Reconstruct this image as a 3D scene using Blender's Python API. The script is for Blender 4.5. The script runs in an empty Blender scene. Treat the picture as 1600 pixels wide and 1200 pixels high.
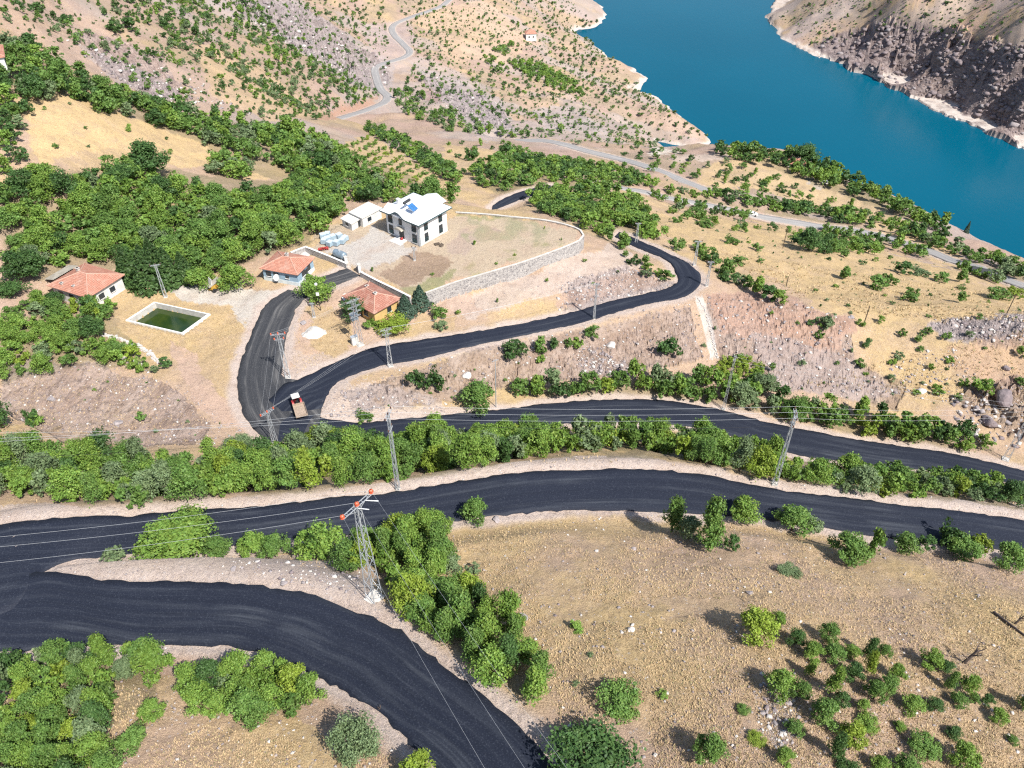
import bpy, math, random
import numpy as np
from mathutils import Vector, Matrix
from mathutils.kdtree import KDTree

# ------------------------------------------------------------------ camera, sky, sun, exposure
S = bpy.context.scene
ZC = 270.0                         # height of the drone above the lake (lake level = 0)
FPX, PITCH = 1232.0, math.radians(39.6)
cam = bpy.data.cameras.new('camera'); camo = bpy.data.objects.new('camera', cam)
S.collection.objects.link(camo); S.camera = camo
cam.sensor_width = 36.0; cam.lens = 36.0 * FPX / 1600.0
cam.clip_start = 0.5; cam.clip_end = 12000.0
camo.location = (0, 0, ZC); camo.rotation_euler = (math.pi / 2 - PITCH, 0, 0)
SUN_AZ, SUN_EL = math.radians(140.0), math.radians(51.0)
W = bpy.data.worlds.new('World'); S.world = W; W.use_nodes = True
wn = W.node_tree; bgn = wn.nodes['Background']
sky = wn.nodes.new('ShaderNodeTexSky'); sky.sky_type = 'NISHITA'; sky.sun_disc = False
sky.sun_elevation = SUN_EL; sky.sun_rotation = SUN_AZ
wn.links.new(sky.outputs[0], bgn.inputs[0]); bgn.inputs[1].default_value = 0.098
sl = bpy.data.lights.new('sun', 'SUN'); slo = bpy.data.objects.new('sun', sl); S.collection.objects.link(slo)
sl.energy = 4.8; sl.angle = math.radians(0.5); sl.color = (1.0, 0.955, 0.88)
SD = Vector((math.sin(SUN_AZ) * math.cos(SUN_EL), math.cos(SUN_AZ) * math.cos(SUN_EL), math.sin(SUN_EL)))
slo.rotation_euler = (-SD).to_track_quat('-Z', 'Y').to_euler(); slo.location = (0, 0, 600)
S.view_settings.view_transform = 'Standard'; S.view_settings.look = 'None'
S.view_settings.exposure = 0.66; S.view_settings.gamma = 1.0
S.render.engine = 'CYCLES'; S.cycles.use_denoising = False; S.cycles.pixel_filter_type = 'BLACKMAN_HARRIS'; S.cycles.filter_width = 1.25
S.cycles.max_bounces = 4; S.cycles.diffuse_bounces = 2; S.cycles.glossy_bounces = 2
S.cycles.transmission_bounces = 2; S.cycles.caustics_reflective = False; S.cycles.caustics_refractive = False
C = S.collection
RNG = np.random.default_rng(7); random.seed(7)

# ------------------------------------------------------------------ geometry of the place
CP, SP = math.cos(PITCH), math.sin(PITCH)
def rays(u, v):
    u = np.asarray(u, float); v = np.asarray(v, float)
    xc = (u - 800) / FPX; yc = (600 - v) / FPX
    return np.stack([xc, CP + yc * SP, -SP + yc * CP], -1)
def at(u, v, h):
    """the point seen at (u, v) that lies h metres below the drone"""
    d = rays(u, v); t = np.asarray(h, float) / -d[..., 2]
    p = d * t[..., None]; p[..., 2] += ZC
    return p
def project(p):
    p = np.asarray(p, float); x, y, z = p[..., 0], p[..., 1], p[..., 2] - ZC
    f = y * CP - z * SP; up = y * SP + z * CP
    return 800 + FPX * x / f, 600 - FPX * up / f, f

def hash2(ix, iy, s):
    n = (ix.astype(np.int64) * 374761393 + iy.astype(np.int64) * 668265263 + s * 974711) & 0x7fffffff
    n = ((n ^ (n >> 13)) * 1274126177) & 0x7fffffff
    return ((n ^ (n >> 16)) & 0xffff) / 65535.0
def vnoise(x, y, s=0):
    ix = np.floor(x); iy = np.floor(y); fx = x - ix; fy = y - iy
    fx = fx * fx * fx * (fx * (fx * 6 - 15) + 10); fy = fy * fy * fy * (fy * (fy * 6 - 15) + 10)
    a = hash2(ix, iy, s); b = hash2(ix + 1, iy, s); c = hash2(ix, iy + 1, s); d = hash2(ix + 1, iy + 1, s)
    return (a + (b - a) * fx) * (1 - fy) + (c + (d - c) * fx) * fy
def fbm(x, y, s=0, o=4, g=.5):
    r = 0; a = 1; t = 0
    for k in range(o):
        c, sn = math.cos(.6 * k), math.sin(.6 * k)
        r = r + a * vnoise((x * c - y * sn) * 2 ** k, (x * sn + y * c) * 2 ** k, s + k); t += a; a *= g
    return r / t
def sstep(a, b, x):
    t = np.clip((x - a) / (b - a), 0, 1); return t * t * (3 - 2 * t)

# roads: pairs of edge points (far/left edge, near/right edge, metres below the drone)
R_LOWER = [((-190,870),(-190,1030),72.2),((0,896),(0,1018),71.4),((75,893),(60,1015),71),((120,899),(120,1010),70.4),((180,907),(180,1007),69.4),((250,908),(225,1006),69),((330,910),(330,1008),68),
  ((400,915),(400,1017),67),((480,928),(445,1034),66.3),((550,952),(487,1050),65.8),((625,985),(530,1075),65),((687,1035),(575,1100),64),((740,1075),(610,1130),63.3),((800,1127),(642,1162),62.6),((865,1197),(690,1212),61.6),((960,1310),(780,1330),60.5)]
R_MAIN = [((-190,868),(-190,985),72.2),((0,820),(0,960),71.4),((60,812),(52,908),71.2),((130,807),(80,886),71.5),((165,806),(110,876),72),((200,806),(150,870),72.6),((300,796),(260,860),73.2),((400,792),(370,853),73.7),((500,780),(470,842),74.2),((560,774),(560,834),74.6),((620,768),(640,822),75),
  ((690,756),(715,812),75.5),((800,740),(800,803),76),((900,735),(880,797),76.5),((1000,733),(1000,797),77),((1100,742),(1100,803),77.5),((1200,762),(1190,810),78),((1300,775),(1280,823),78.5),((1400,787),(1380,839),79),((1500,799),(1480,851),79.5),((1600,813),(1600,863),80),((1760,838),(1760,888),80.5)]
R_BELT = [((420,640),(420,690),91),((500,652),(480,690),91.05),((555,660),(560,691),91.9),((605,657),(640,688),93.3),((682,649),(700,680),95),((782,640),(800,668),98),((860,630),(880,661),99.5),((950,624),(950,659),101),((1037,626),(1037,662),102.2),
  ((1125,640),(1110,672),103),((1200,660),(1190,694),104),((1262,672),(1250,711),104.4),((1325,684),(1320,721),104.8),((1387,694),(1380,728),105),((1450,702),(1440,734),105.2),((1512,714),(1510,742),105.3),((1575,729),(1570,753),105.3),((1620,740),(1620,765),105.3),((1760,780),(1760,808),105)]
R_VILLAGE = [((417,690),(490,690),91),((395,668),(500,655),91),((380,645),(500,636),91),((372,615),(472,597),91.2),((371,590),(442,588),91.4),((378,560),(443,555),91.6),((388,533),(447,527),91.9),((402,500),(457,496),92.1),((415,477),(467,476),92.2),((442,457),(489,457),92.2),((480,441),(525,445),92.1),((542,419),(562,430),91.8)]
R_UPPER = [((420,625),(470,668),91),((444,600),(500,640),91),((465,594),(510,618),91.05),((500,577),(528,597),91.6),((550,555),(560,582),92.4),((590,542),(600,570),93),((650,532),(655,561),93.8),((725,521),(730,542),94.8),((800,508),(810,525),95.6),((862,495),(870,512),96.2),((907,484),(916,502),96.6),((950,472),(958,489),96.9),((1012,458),(1018,473),97.3),
  ((1040,451),(1058,466),97.6),((1057,442),(1083,455),97.8),((1060,433),(1095,441),98),((1056,425),(1093,428),98.2),((1048,411),(1075,411),98.6),((1034,402),(1055,401),99.2),((1018,396),(1032,390),99.8),((990,384),(1000,376),100.6),((960,370),(968,362),101.3)]
R_PIECE = [((770,321),(768,330),108),((782,313),(787,322),108.5),((806,302),(812,312),109.5),((830,295),(836,304),110.5),((860,289),(862,296),111.5)]
F_WIND = ([(715,-8,201),(702,0,200),(687,11,199.5),(650,24,198.5),(620,36,197.7),(612,45,197),(617,56,196),(630,69,194.5),(640,81,192.5),(630,90,190.5),(600,99,188.5),(586,107,186.5),(589,125,183),(595,140,180),(605,150,177.5),(600,160,174.5),(575,171,168),(550,179,162),(515,189,155),(470,200,147)], 5.4)
F_MID = ([(770,222,165),(807,220,163),(850,220,160.5),(882,226,158),(917,236,156.5),(962,247,155),(1000,257,152.5),(1037,270,150),(1072,285,148),(1110,300,147)], 4.4)
F_SHORE = ([(930,285,124),(967,293,128),(1007,300,133),(1047,310,137),(1112,322,143),(1150,330,146),(1190,339,149),(1250,349,150.5),(1285,355,151),(1320,359,151),(1362,366,150),(1395,375,149.5),(1450,392,148),(1487,407,146),(1525,417,143),(1562,434,140),(1600,447,137.5),(1760,505,130)], 4.3)
ROADS = [R_LOWER, R_MAIN, R_BELT, R_VILLAGE, R_UPPER, R_PIECE]

def resample(P, step):
    P = np.asarray(P, float); n = len(P)
    Q = np.vstack([2 * P[0] - P[1], P, 2 * P[-1] - P[-2]]); out = []
    for i in range(n - 1):
        a, b, c, d = Q[i], Q[i + 1], Q[i + 2], Q[i + 3]
        m = max(1, int(np.linalg.norm((c - b)[:3]) / step))
        for k in range(m):
            t = k / m
            out.append(.5 * (2 * b + (c - a) * t + (2 * a - 5 * b + 4 * c - d) * t * t + (3 * b - a - 3 * c + d) * t ** 3))
    out.append(P[-1]); return np.array(out)
RIB = []                            # (left edge 3d, right edge 3d, kind)
for r in ROADS:
    A = at([p[0][0] for p in r], [p[0][1] for p in r], [p[2] for p in r])
    B = at([p[1][0] for p in r], [p[1][1] for p in r], [p[2] for p in r])
    M = resample(np.hstack([A, B]), .8)
    RIB.append((M[:, :3], M[:, 3:], 'asphalt'))
for pts, w in (F_WIND, F_MID, F_SHORE):
    M = resample(at([p[0] for p in pts], [p[1] for p in pts], [p[2] for p in pts]), 1.5)
    t = np.gradient(M[:, :2], axis=0); t /= np.linalg.norm(t, axis=1)[:, None]
    n = np.stack([-t[:, 1], t[:, 0], 0 * t[:, 0]], -1) * w / 2
    RIB.append((M + n, M - n, 'grey'))

# ground control points (pixel u, v, metres below the drone)
CTRL = [(800,1400,59),(0,1300,63),(1600,1320,62),(1250,1150,60.5),(1200,950,65),(1600,1000,66.5),(900,900,69),(1300,870,74),(1550,900,74),(300,1150,65.5),(0,1100,67.5),(700,920,71),(980,830,75),(350,885,70.5),(200,880,70.8),
 (100,740,82),(300,730,83),(600,725,84),(900,705,87),(1100,712,90),(1300,750,90),(1500,765,92),(100,690,89.5),(250,690,90),(0,640,90.5),(200,640,91.5),(340,640,91),(0,560,89.5),(100,560,90.5),(260,560,92),(0,480,87.5),(320,530,92.3),(300,455,92.2),(135,480,91.3),(230,430,91.5),(350,440,92.5),(0,400,85.5),
 (480,540,92),(530,510,92.6),(580,500,92.9),(640,490,93.5),(700,490,94.8),(800,470,94.8),(900,430,94.8),(960,420,95.6),(980,440,96.6),(1000,400,98.5),(700,465,94.2),(800,432,94.3),(912,384,94.6),
 (650,600,92.8),(560,630,92),(750,580,96.5),(850,560,98.5),(950,560,99.8),(1046,545,100.2),(1000,600,101),(900,605,100.3),(1120,562,101.5),(1150,600,102.5),(1200,540,101.2),(1230,480,98.8),(1130,470,98.6),(1120,430,99.8),(1290,500,99.4),(1250,630,104),(1330,580,103),(1400,640,104.6),(1500,680,105),(1450,560,103),(1500,520,101),(1600,510,99.5),(1590,570,102),(1550,620,104),
 (1150,400,106),(1250,440,106),(1350,430,113),(1450,450,117),(1550,480,112),(1200,375,118),(1300,390,122),(1400,410,128),(1100,360,112),(1020,340,115),(1100,420,101.5),
 (900,320,108),(950,300,115),(880,280,122),(1000,280,137),(800,340,96.5),(860,345,98),(700,320,96.5),(600,320,96.3),(500,330,95),(780,270,119),(700,280,115),(700,250,126),(600,240,120),(600,280,108),(500,280,104),(400,330,92.5),(300,330,90),(150,330,87),
 (0,350,83),(100,280,80.5),(200,260,86),(100,180,77),(0,90,69),(0,180,73),(300,240,95),(250,200,91),(400,250,101),(400,180,114),(300,120,101),(200,100,91),(300,60,110),(300,0,118),(100,20,84),(0,20,70),(0,-60,66),(150,-60,84),(450,120,139),(450,210,112),(500,60,163),(500,0,172),(400,60,136),(600,0,190),(560,90,182),(560,140,166),(480,170,140),
 (700,60,201),(660,120,192),(700,160,182),(650,180,165),(750,180,183),(800,100,218),(850,60,236),(780,40,217),(760,0,210),(850,150,216),(900,150,233),(950,180,228),(870,195,190),(900,190,207),(1000,205,215),(950,215,176),(780,210,163),(720,205,156),
 (1000,230,168),(1080,235,172),(1120,228,176),(1180,232,174),(1250,245,172),(1200,285,158),(1300,275,167),(1380,300,165),(1450,335,162),(1500,366,158),(1560,400,150),(1600,425,146),(1300,320,160),(1400,345,156),(1180,310,150),(1120,280,155),
 (945,15,268),(937,36,268),(915,44,268),(892,48,268),(937,80,268),(962,97,268),(990,115,268),(985,137,268),(1010,150,268),(1050,180,268),(1080,198,268),(1108,214,268),(960,120,262),(930,100,255),(900,90,250),(900,30,259),(860,20,246),(1040,190,258),(1080,206,262),
 (1050,120,292),(1000,60,292),(1100,160,292),(1200,120,295),(1300,200,295),(1400,220,295),(1500,260,295),(1600,290,295),(1100,40,294),(1000,5,292),(1180,30,293),(960,30,284),(925,62,278),
 (1200,30,268),(1215,45,268),(1262,73,268),(1300,87,268),(1340,105,268),(1390,130,268),(1430,150,268),(1480,178,268),(1540,203,268),(1600,227,268),(1700,262,268),(1222,12,268),
 (1270,45,257),(1350,72,257),(1290,70,262),(1240,48,262),(1325,85,262),(1375,108,262),(1420,130,262),(1450,102,250),(1550,140,245),(1600,160,245),(1700,190,247),(1350,30,240),(1450,50,230),(1500,55,226),(1550,80,222),(1600,90,218),(1640,90,217),(1300,10,240),(1400,5,216),(1500,0,205),(1600,20,190),(1700,20,185),(1500,-60,180),(1350,-60,206),(1650,-70,163),(1800,150,242),
 (1260,-20,262),(1215,-40,280),(1100,-60,285),(950,-60,262),(850,-60,235),(700,-60,205),(500,-60,175),(300,-60,120),(-300,200,66),(-300,500,84),(-300,800,74),(-300,1150,70),(1950,1100,70),(1950,800,86),(1900,600,100),(1850,480,125),(-250,350,74),(1700,315,295),(1650,290,295),(1800,350,295),(1480,192,282),(1540,217,282),(1600,240,282),(1390,142,282),(1300,97,282),(1700,278,284)]
PX = np.array(CTRL, float); P0 = at(PX[:, 0], PX[:, 1], PX[:, 2])
WORLD = [(330,440,292),(230,470,292),(300,520,295),(420,330,285),(470,300,285),(430,420,295),(160,560,290),(560,330,290),(600,400,290),(760,420,262),(900,700,120),(-200,1500,150),(-600,900,40),(0,1700,230),(400,1700,285),(900,1400,120),(-700,300,40),(-300,100,80),(300,60,100),(600,150,200),(0,2600,180),(1800,2400,60),(-1500,2200,60),(170,600,290),(120,640,285)]
WP = np.array([(x, y, ZC - h) for x, y, h in WORLD], float)
RP = np.vstack([(a + b)[::(14 if k == 'asphalt' else 18)] / 2 for a, b, k in RIB])
ALLP = np.vstack([P0, WP, RP])
def lp(x, y):
    return np.arctan2(x, y), np.log(np.hypot(x, y))
tx, ty = lp(ALLP[:, 0], ALLP[:, 1]); hz = ZC - ALLP[:, 2]
keep = []
for i in range(len(tx)):
    if all((tx[i] - tx[j]) ** 2 + (ty[i] - ty[j]) ** 2 > .016 ** 2 for j in keep): keep.append(i)
tx, ty, hz = tx[keep], ty[keep], hz[keep]
def kern(a, b):
    r2 = (a[:, None] - tx[None]) ** 2 + (b[:, None] - ty[None]) ** 2
    return -np.sqrt(r2 + 4e-4) + 0.35 * r2 * np.log(r2 + 1e-9)
n = len(tx); K = np.zeros((n + 3, n + 3)); K[:n, :n] = kern(tx, ty) + np.eye(n) * 1.5e-4
K[:n, n] = 1; K[:n, n + 1] = tx; K[:n, n + 2] = ty; K[n:, :n] = K[:n, n:].T
wts = np.linalg.solve(K, np.concatenate([hz, [0, 0, 0]]))
def base_h(a, b):
    o = np.empty(a.shape)
    for i in range(0, len(a), 20000):
        s = slice(i, i + 20000)
        o[s] = kern(a[s], b[s]) @ wts[:n] + wts[n] + wts[n + 1] * a[s] + wts[n + 2] * b[s]
    return o
NT = 1500
TH0, TH1, R0, R1 = math.radians(-76), math.radians(76), math.log(12.0), math.log(2400.0)
tg = np.linspace(TH0, TH1, NT)
_f = np.linspace(R0, R1, 4000); _d = 1 + 2.2 * ((_f > math.log(590)) & (_f < math.log(900))); _c = np.concatenate([[0], np.cumsum(_d[1:])]); NR = 1200; rg = np.interp(np.linspace(0, _c[-1], NR), _c, _f)
ct, cr = tg[::5], rg[::5]
if ct[-1] != tg[-1]: ct = np.append(ct, tg[-1])
if cr[-1] != rg[-1]: cr = np.append(cr, rg[-1])
CA, CB = np.meshgrid(ct, cr)
HB = base_h(CA.ravel(), CB.ravel()).reshape(CA.shape)
tmp = np.array([np.interp(tg, ct, row) for row in HB])
HH = np.array([np.interp(rg, cr, tmp[:, j]) for j in range(NT)]).T          # (NR, NT)
TT, RR = np.meshgrid(tg, rg); rr = np.exp(RR); GX, GY = rr * np.sin(TT), rr * np.cos(TT)
GZ = ZC - HH
GU, GV, _ = project(np.stack([GX, GY, GZ], -1))

# ---- flat pads: samples (x, y, z, blend metres)
def quad_pts(q, step=.6):
    q = np.asarray(q, float); a = int(max(2, np.linalg.norm(q[1] - q[0]) / step, np.linalg.norm(q[2] - q[3]) / step)); b = int(max(2, np.linalg.norm(q[3] - q[0]) / step, np.linalg.norm(q[2] - q[1]) / step))
    s, t = np.meshgrid(np.linspace(0, 1, a + 1), np.linspace(0, 1, b + 1)); s = s.ravel()[:, None]; t = t.ravel()[:, None]
    return (q[0] * (1 - s) + q[1] * s) * (1 - t) + (q[3] * (1 - s) + q[2] * s) * t
def inpoly(u, v, P):
    P = np.asarray(P, float); r = np.zeros(u.shape, bool)
    m = (u >= P[:, 0].min()) & (u <= P[:, 0].max()) & (v >= P[:, 1].min()) & (v <= P[:, 1].max())
    uu, vv = u[m], v[m]; c = np.zeros(uu.shape, bool)
    for i in range(len(P)):
        x0, y0 = P[i]; x1, y1 = P[i - 1]
        if y0 == y1: continue
        c ^= ((y0 > vv) != (y1 > vv)) & (uu < (x1 - x0) * (vv - y0) / (y1 - y0) + x0)
    r[m] = c; return r
HYARD = 91.0
WALLTOP = [(665,457),(712,440),(756,427),(800,414),(825,406),(875,388),(905,375),(912,367),(907,359),(887,351),(850,343),(800,338),(760,334),(712,331)]
YARD = WALLTOP + [(700,318),(600,310),(530,350),(455,392),(478,386),(541,411),(563,424),(640,462)]
YP = at([p[0] for p in YARD], [p[1] for p in YARD], np.full(len(YARD), HYARD))[:, :2]
# roads and verges pulled into the ground
pts = []
for a, b, k in RIB:
    m = 8
    for j in range(m + 1): pts.append(a * (1 - j / m) + b * (j / m))
RS = np.vstack(pts)
kd = KDTree(len(RS))
for i, p in enumerate(RS): kd.insert((p[0], p[1], 0), i)
kd.balance()
near = np.zeros(GX.shape, bool)
cellset = set()
for p in RS: cellset.add((int(p[0] // 12), int(p[1] // 12)))
cells = np.array([(a + i, b + j) for a, b in cellset for i in (-1, 0, 1) for j in (-1, 0, 1)])
key = np.unique((cells[:, 0] + 1000) * 100000 + cells[:, 1] + 1000)
gk = (np.floor(GX / 12).astype(np.int64) + 1000) * 100000 + np.floor(GY / 12).astype(np.int64) + 1000
near = np.isin(gk, key)
DR = np.full(GX.shape, 99.0); ZR = GZ.copy()
idx = np.argwhere(near)
for i, j in idx:
    f = kd.find_n((GX[i, j], GY[i, j], 0), 6); d0 = f[0][2]; DR[i, j] = d0; sw = sz = 0.
    for co, ii, d in f:
        w = math.exp(-((d - d0) / .55) ** 2 - .3 * (d - d0)); sw += w; sz += w * RS[ii, 2]
    ZR[i, j] = sz / sw
# small-scale relief, kept off the roads and pads
inyard = inpoly(GX, GY, YP)
nz = (fbm(GX / 9, GY / 9, 3, 4) - .5) * 1.5 + (fbm(GX / 2.2, GY / 2.2, 11, 3) - .5) * .5 + np.clip(rr / 300 - .6, 0, 1) * (fbm(GX / 35, GY / 35, 21, 4) - .5) * 12
ROCKY = [([(1265,75),(1300,55),(1380,36),(1420,33),(1500,55),(1600,75),(1720,90),(1720,270),(1600,246),(1540,222),(1450,172),(1360,132),(1290,100)], 11., 15.),
 ([(1100,465),(1150,455),(1215,462),(1330,505),(1330,560),(1420,600),(1400,640),(1300,610),(1200,600),(1130,560)], 0.75, 3.0),
 ([(380,0),(450,5),(600,95),(610,130),(590,145),(500,95),(420,45),(370,20)], 7., 12.),
 ([(640,115),(690,125),(760,150),(800,200),(750,205),(690,160)], 3., 8.),
 ([(1480,620),(1600,590),(1640,640),(1600,700),(1560,680)], 3., 4.), ([(1450,500),(1600,490),(1640,530),(1560,545),(1480,530)], 1.0, 3.0),
 ([(880,440),(980,415),(1050,445),(960,468),(880,482)], 0.7, 2.2), ([(620,590),(700,560),(930,515),(1080,480),(1100,560),(1000,585),(820,600),(700,625),(560,640),(520,620)], .9, 3.),
 ([(0,560),(150,570),(260,600),(330,660),(300,700),(100,690),(0,640)], 0.25, 2.5), ([(120,40),(250,90),(300,150),(240,150),(150,100)], 2.5, 7.)]
rock = np.zeros(GX.shape)
_j = np.clip(90 / np.maximum(rr, 90), .3, 1); ju = GU + (fbm(GX / 6, GY / 6, 31, 3) - .5) * 40 * _j; jv = GV + (fbm(GX / 6, GY / 6, 37, 3) - .5) * 24 * _j
def facets(x, y, s, seed):
    """broken rock: blocks with their own height and tilt"""
    x = x / s; y = y / s; ix = np.floor(x); iy = np.floor(y); best = np.full(x.shape, 9.); out = np.zeros(x.shape)
    for a in (-1, 0, 1):
        for b in (-1, 0, 1):
            cx, cy = ix + a, iy + b; hx, hy = hash2(cx, cy, seed), hash2(cx, cy, seed + 1); dx, dy = x - cx - hx, y - cy - hy; d = dx * dx + dy * dy; m_ = d < best
            best = np.where(m_, d, best); out = np.where(m_, hash2(cx, cy, seed + 2) - .5 + (hash2(cx, cy, seed + 3) - .5) * 1.3 * dx + (hash2(cx, cy, seed + 4) - .5) * 1.3 * dy, out)
    return out
for poly, amp, sc in ROCKY:
    m = inpoly(ju, jv, poly)
    rx = GX * .8 + GY * .6; ry = -GX * .6 + GY * .8
    r1 = 1 - np.abs(2 * fbm(rx / sc, ry / (sc * 2.2), 51, 4, .55) - 1); r2 = fbm(rx / (sc * .45), ry / (sc * .8), 61, 3, .6)
    st = np.floor(r2 * 5) / 5
    if amp > 10:
        X1, Y1 = GX[m] + (fbm(GX[m] / 9, GY[m] / 9, 191, 3) - .5) * 9, GY[m] + (fbm(GX[m] / 9, GY[m] / 9, 193, 3) - .5) * 9; xa, ya = X1 * .82 + Y1 * .57, (-X1 * .57 + Y1 * .82)
        nz[m] += facets(xa / 1.7, ya, (26), 301) * 11 + facets(xa / 1.5, ya, 11, 311) * 8 + facets(xa, ya, 5, 321) * 3.6; nz[m] *= np.clip((GZ[m] - 2) / 22, .12, 1); rock[m] = 1.0; continue
        q1 = 1 - np.abs(2 * fbm(GX / 46, GY / 70, 151, 3) - 1); q2 = 1 - np.abs(2 * fbm(GX / 17, GY / 30, 161, 3) - 1); q3 = fbm(GX / 5, GY / 9, 171, 3); st = np.floor(fbm(GX / 24, GY / 24, 181, 3) * 9) / 9
        nz = np.where(m, nz + (q1 ** 3 - .5) * 20 + (q2 ** 2 - .5) * 11 + (q3 - .5) * 9 + (st - .5) * 14, nz); rock = np.where(m, 1.0, rock); continue
    nz = np.where(m, nz + amp * ((r1 ** 2 - .55) * .45), nz); nz[m] += facets(rx[m] / 1.5, ry[m], sc * .55, 331) * amp * .5 + facets(rx[m], ry[m], sc * .25, 341) * amp * .35; rock = np.where(m, 1.0, rock)
wr = 1 - sstep(1.2, 7.0, DR)
yd = np.where(inyard, 0.0, 1.0)
GZ = GZ + nz * sstep(.8, 6, DR) * np.where(inyard, .12, 1)
GZ = GZ * (1 - wr) + ZR * wr
GZ = np.where(inyard & (DR > 1), ZC - HYARD + nz * .12, GZ)
GZ = np.where(DR < .85, ZR - .16 * (1 - sstep(.45, .85, DR)), GZ)
# the far shore of the lake
_zu, _zv, _ = project(np.stack([GX, GY, 0 * GX], -1)); _ju = _zu + (fbm(GX / 14, GY / 14, 401, 4) - .5) * 14; _jv = _zv + (fbm(GX / 14, GY / 14, 403, 4) - .5) * 10; _far = GY > 500
_m = _far & inpoly(_ju, _jv, [(1262,83),(1300,92),(1340,109),(1390,134),(1430,154),(1480,182),(1540,207),(1600,231),(1720,272),(1720,-120),(1240,-120),(1205,20),(1215,52)]); GZ[_m] = np.maximum(GZ[_m], 1.6 + nz[_m] * .08)
_m = _far & inpoly(_ju, _jv, [(1220,62),(1262,86),(1300,95),(1340,112),(1390,137),(1430,157),(1480,185),(1540,210),(1600,234),(1720,276),(1720,420),(1400,330),(1120,216),(1010,120),(1010,10),(1190,10)]) & (GX > 130); GZ[_m] = np.minimum(GZ[_m], -1.5)
def pad(q, z, blend=2.5):
    """level the ground under a quad (world xy) to z"""
    global GZ
    q = np.asarray(q)[:, :2]; c = q.mean(0); R = np.max(np.linalg.norm(q - c, axis=1)) + blend
    m = np.hypot(GX - c[0], GY - c[1]) < R
    x, y = GX[m], GY[m]; d = np.full(x.shape, 1e9)
    for i in range(len(q)):
        a, b = q[i - 1], q[i]; e = b - a; L2 = e @ e
        t = np.clip(((x - a[0]) * e[0] + (y - a[1]) * e[1]) / L2, 0, 1)
        d = np.minimum(d, np.hypot(x - a[0] - t * e[0], y - a[1] - t * e[1]))
    d = np.where(inpoly(x, y, q), 0, d); w = 1 - sstep(0, blend, d)
    GZ[m] = GZ[m] * (1 - w) + z * w
def bil(A, x, y):
    a, b = lp(np.asarray(x, float), np.asarray(y, float))
    fi = np.clip((a - TH0) / (TH1 - TH0) * (NT - 1), 0, NT - 1.001); fj = np.clip(np.interp(b, rg, np.arange(NR)), 0, NR - 1.001)
    i = fi.astype(int); j = fj.astype(int); s = fi - i; t = fj - j
    return (A[j, i] * (1 - s) + A[j, i + 1] * s) * (1 - t) + (A[j + 1, i] * (1 - s) + A[j + 1, i + 1] * s) * t
def H(x, y): return bil(GZ, x, y)
def ground(u, v):
    """first ground point seen along the line of sight through (u, v)"""
    d = rays(np.atleast_1d(u), np.atleast_1d(v)); hl = np.hypot(d[:, 0], d[:, 1]); d = d / hl[:, None]
    n = len(d); t0 = np.full(n, 14.0); done = np.zeros(n, bool); res = np.full(n, 1900.0); t = t0.copy()
    while t.max() < 1900 and not done.all():
        t = t * 1.006; z = ZC + d[:, 2] * t; g = np.maximum(H(d[:, 0] * t, d[:, 1] * t), 0)
        hit = (~done) & (z <= g); res[hit] = t[hit]; done |= hit
    lo, hi = res / 1.006, res.copy()
    for _ in range(12):
        m = (lo + hi) / 2; below = ZC + d[:, 2] * m <= np.maximum(H(d[:, 0] * m, d[:, 1] * m), 0); hi = np.where(below, m, hi); lo = np.where(below, lo, m)
    p = d * hi[:, None]; p[:, 2] = np.maximum(H(p[:, 0], p[:, 1]), 0)
    return p
# ------------------------------------------------------------------ materials
def new_mat(name):
    m = bpy.data.materials.new(name); m.use_nodes = True; nt = m.node_tree
    return m, nt, nt.nodes['Principled BSDF']
def nd(nt, typ, ins=None, **kw):
    n = nt.nodes.new('ShaderNode' + typ)
    for k, v in kw.items(): setattr(n, k, v)
    for k, v in (ins or {}).items():
        if hasattr(v, 'links'): nt.links.new(v, n.inputs[k])
        else: n.inputs[k].default_value = v
    return n
def mixc(nt, fac, a, b, mode='MIX'):
    n = nd(nt, 'Mix', data_type='RGBA', blend_type=mode)
    for sock, v in ((n.inputs[0], fac), (n.inputs[6], a), (n.inputs[7], b)):
        if hasattr(v, 'links'): nt.links.new(v, sock)
        elif isinstance(v, (int, float)): sock.default_value = v
        else: sock.default_value = (*v, 1)
    return n.outputs[2]
def noise(nt, vec, scale, detail=4, rough=.55): return nd(nt, 'TexNoise', {'Vector': vec, 'Scale': scale, 'Detail': detail, 'Roughness': rough}).outputs[0]
def ramp(nt, fac, a, b):
    n = nd(nt, 'MapRange', {'Value': fac, 'From Min': a, 'From Max': b}); n.interpolation_type = 'SMOOTHSTEP'; return n.outputs[0]
def mul(nt, a, b):
    n = nd(nt, 'Math', {0: a, 1: b}, operation='MULTIPLY'); return n.outputs[0]
def pos(nt): return nd(nt, 'NewGeometry').outputs['Position']
def bump(nt, h, strength, dist):
    return nd(nt, 'Bump', {'Height': h, 'Strength': strength, 'Distance': dist}).outputs[0]
def simple(name, col, rough=.7, var=.25, scale=2.5, metal=0., bmp=.0, scale2=None):
    """painted / plastered / metal surface with blotches and fine grain, in the object's own coordinates"""
    m, nt, b = new_mat(name); o = nd(nt, 'TexCoord').outputs['Object']
    n1 = noise(nt, o, scale, 5, .6); n2 = noise(nt, o, scale2 or scale * 9, 3, .6)
    c = mixc(nt, ramp(nt, n1, .3, .75), [x * (1 - var) for x in col], [min(1, x * (1 + var * .35)) for x in col])
    c = mixc(nt, mul(nt, ramp(nt, n2, .5, .72), min(.9, var * 1.2)), c, [x * .6 for x in col])
    nt.links.new(c, b.inputs['Base Color']); b.inputs['Roughness'].default_value = rough; b.inputs['Metallic'].default_value = metal
    if bmp: nt.links.new(bump(nt, n2, bmp, .04), b.inputs['Normal'])
    return m
M = {}
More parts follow.
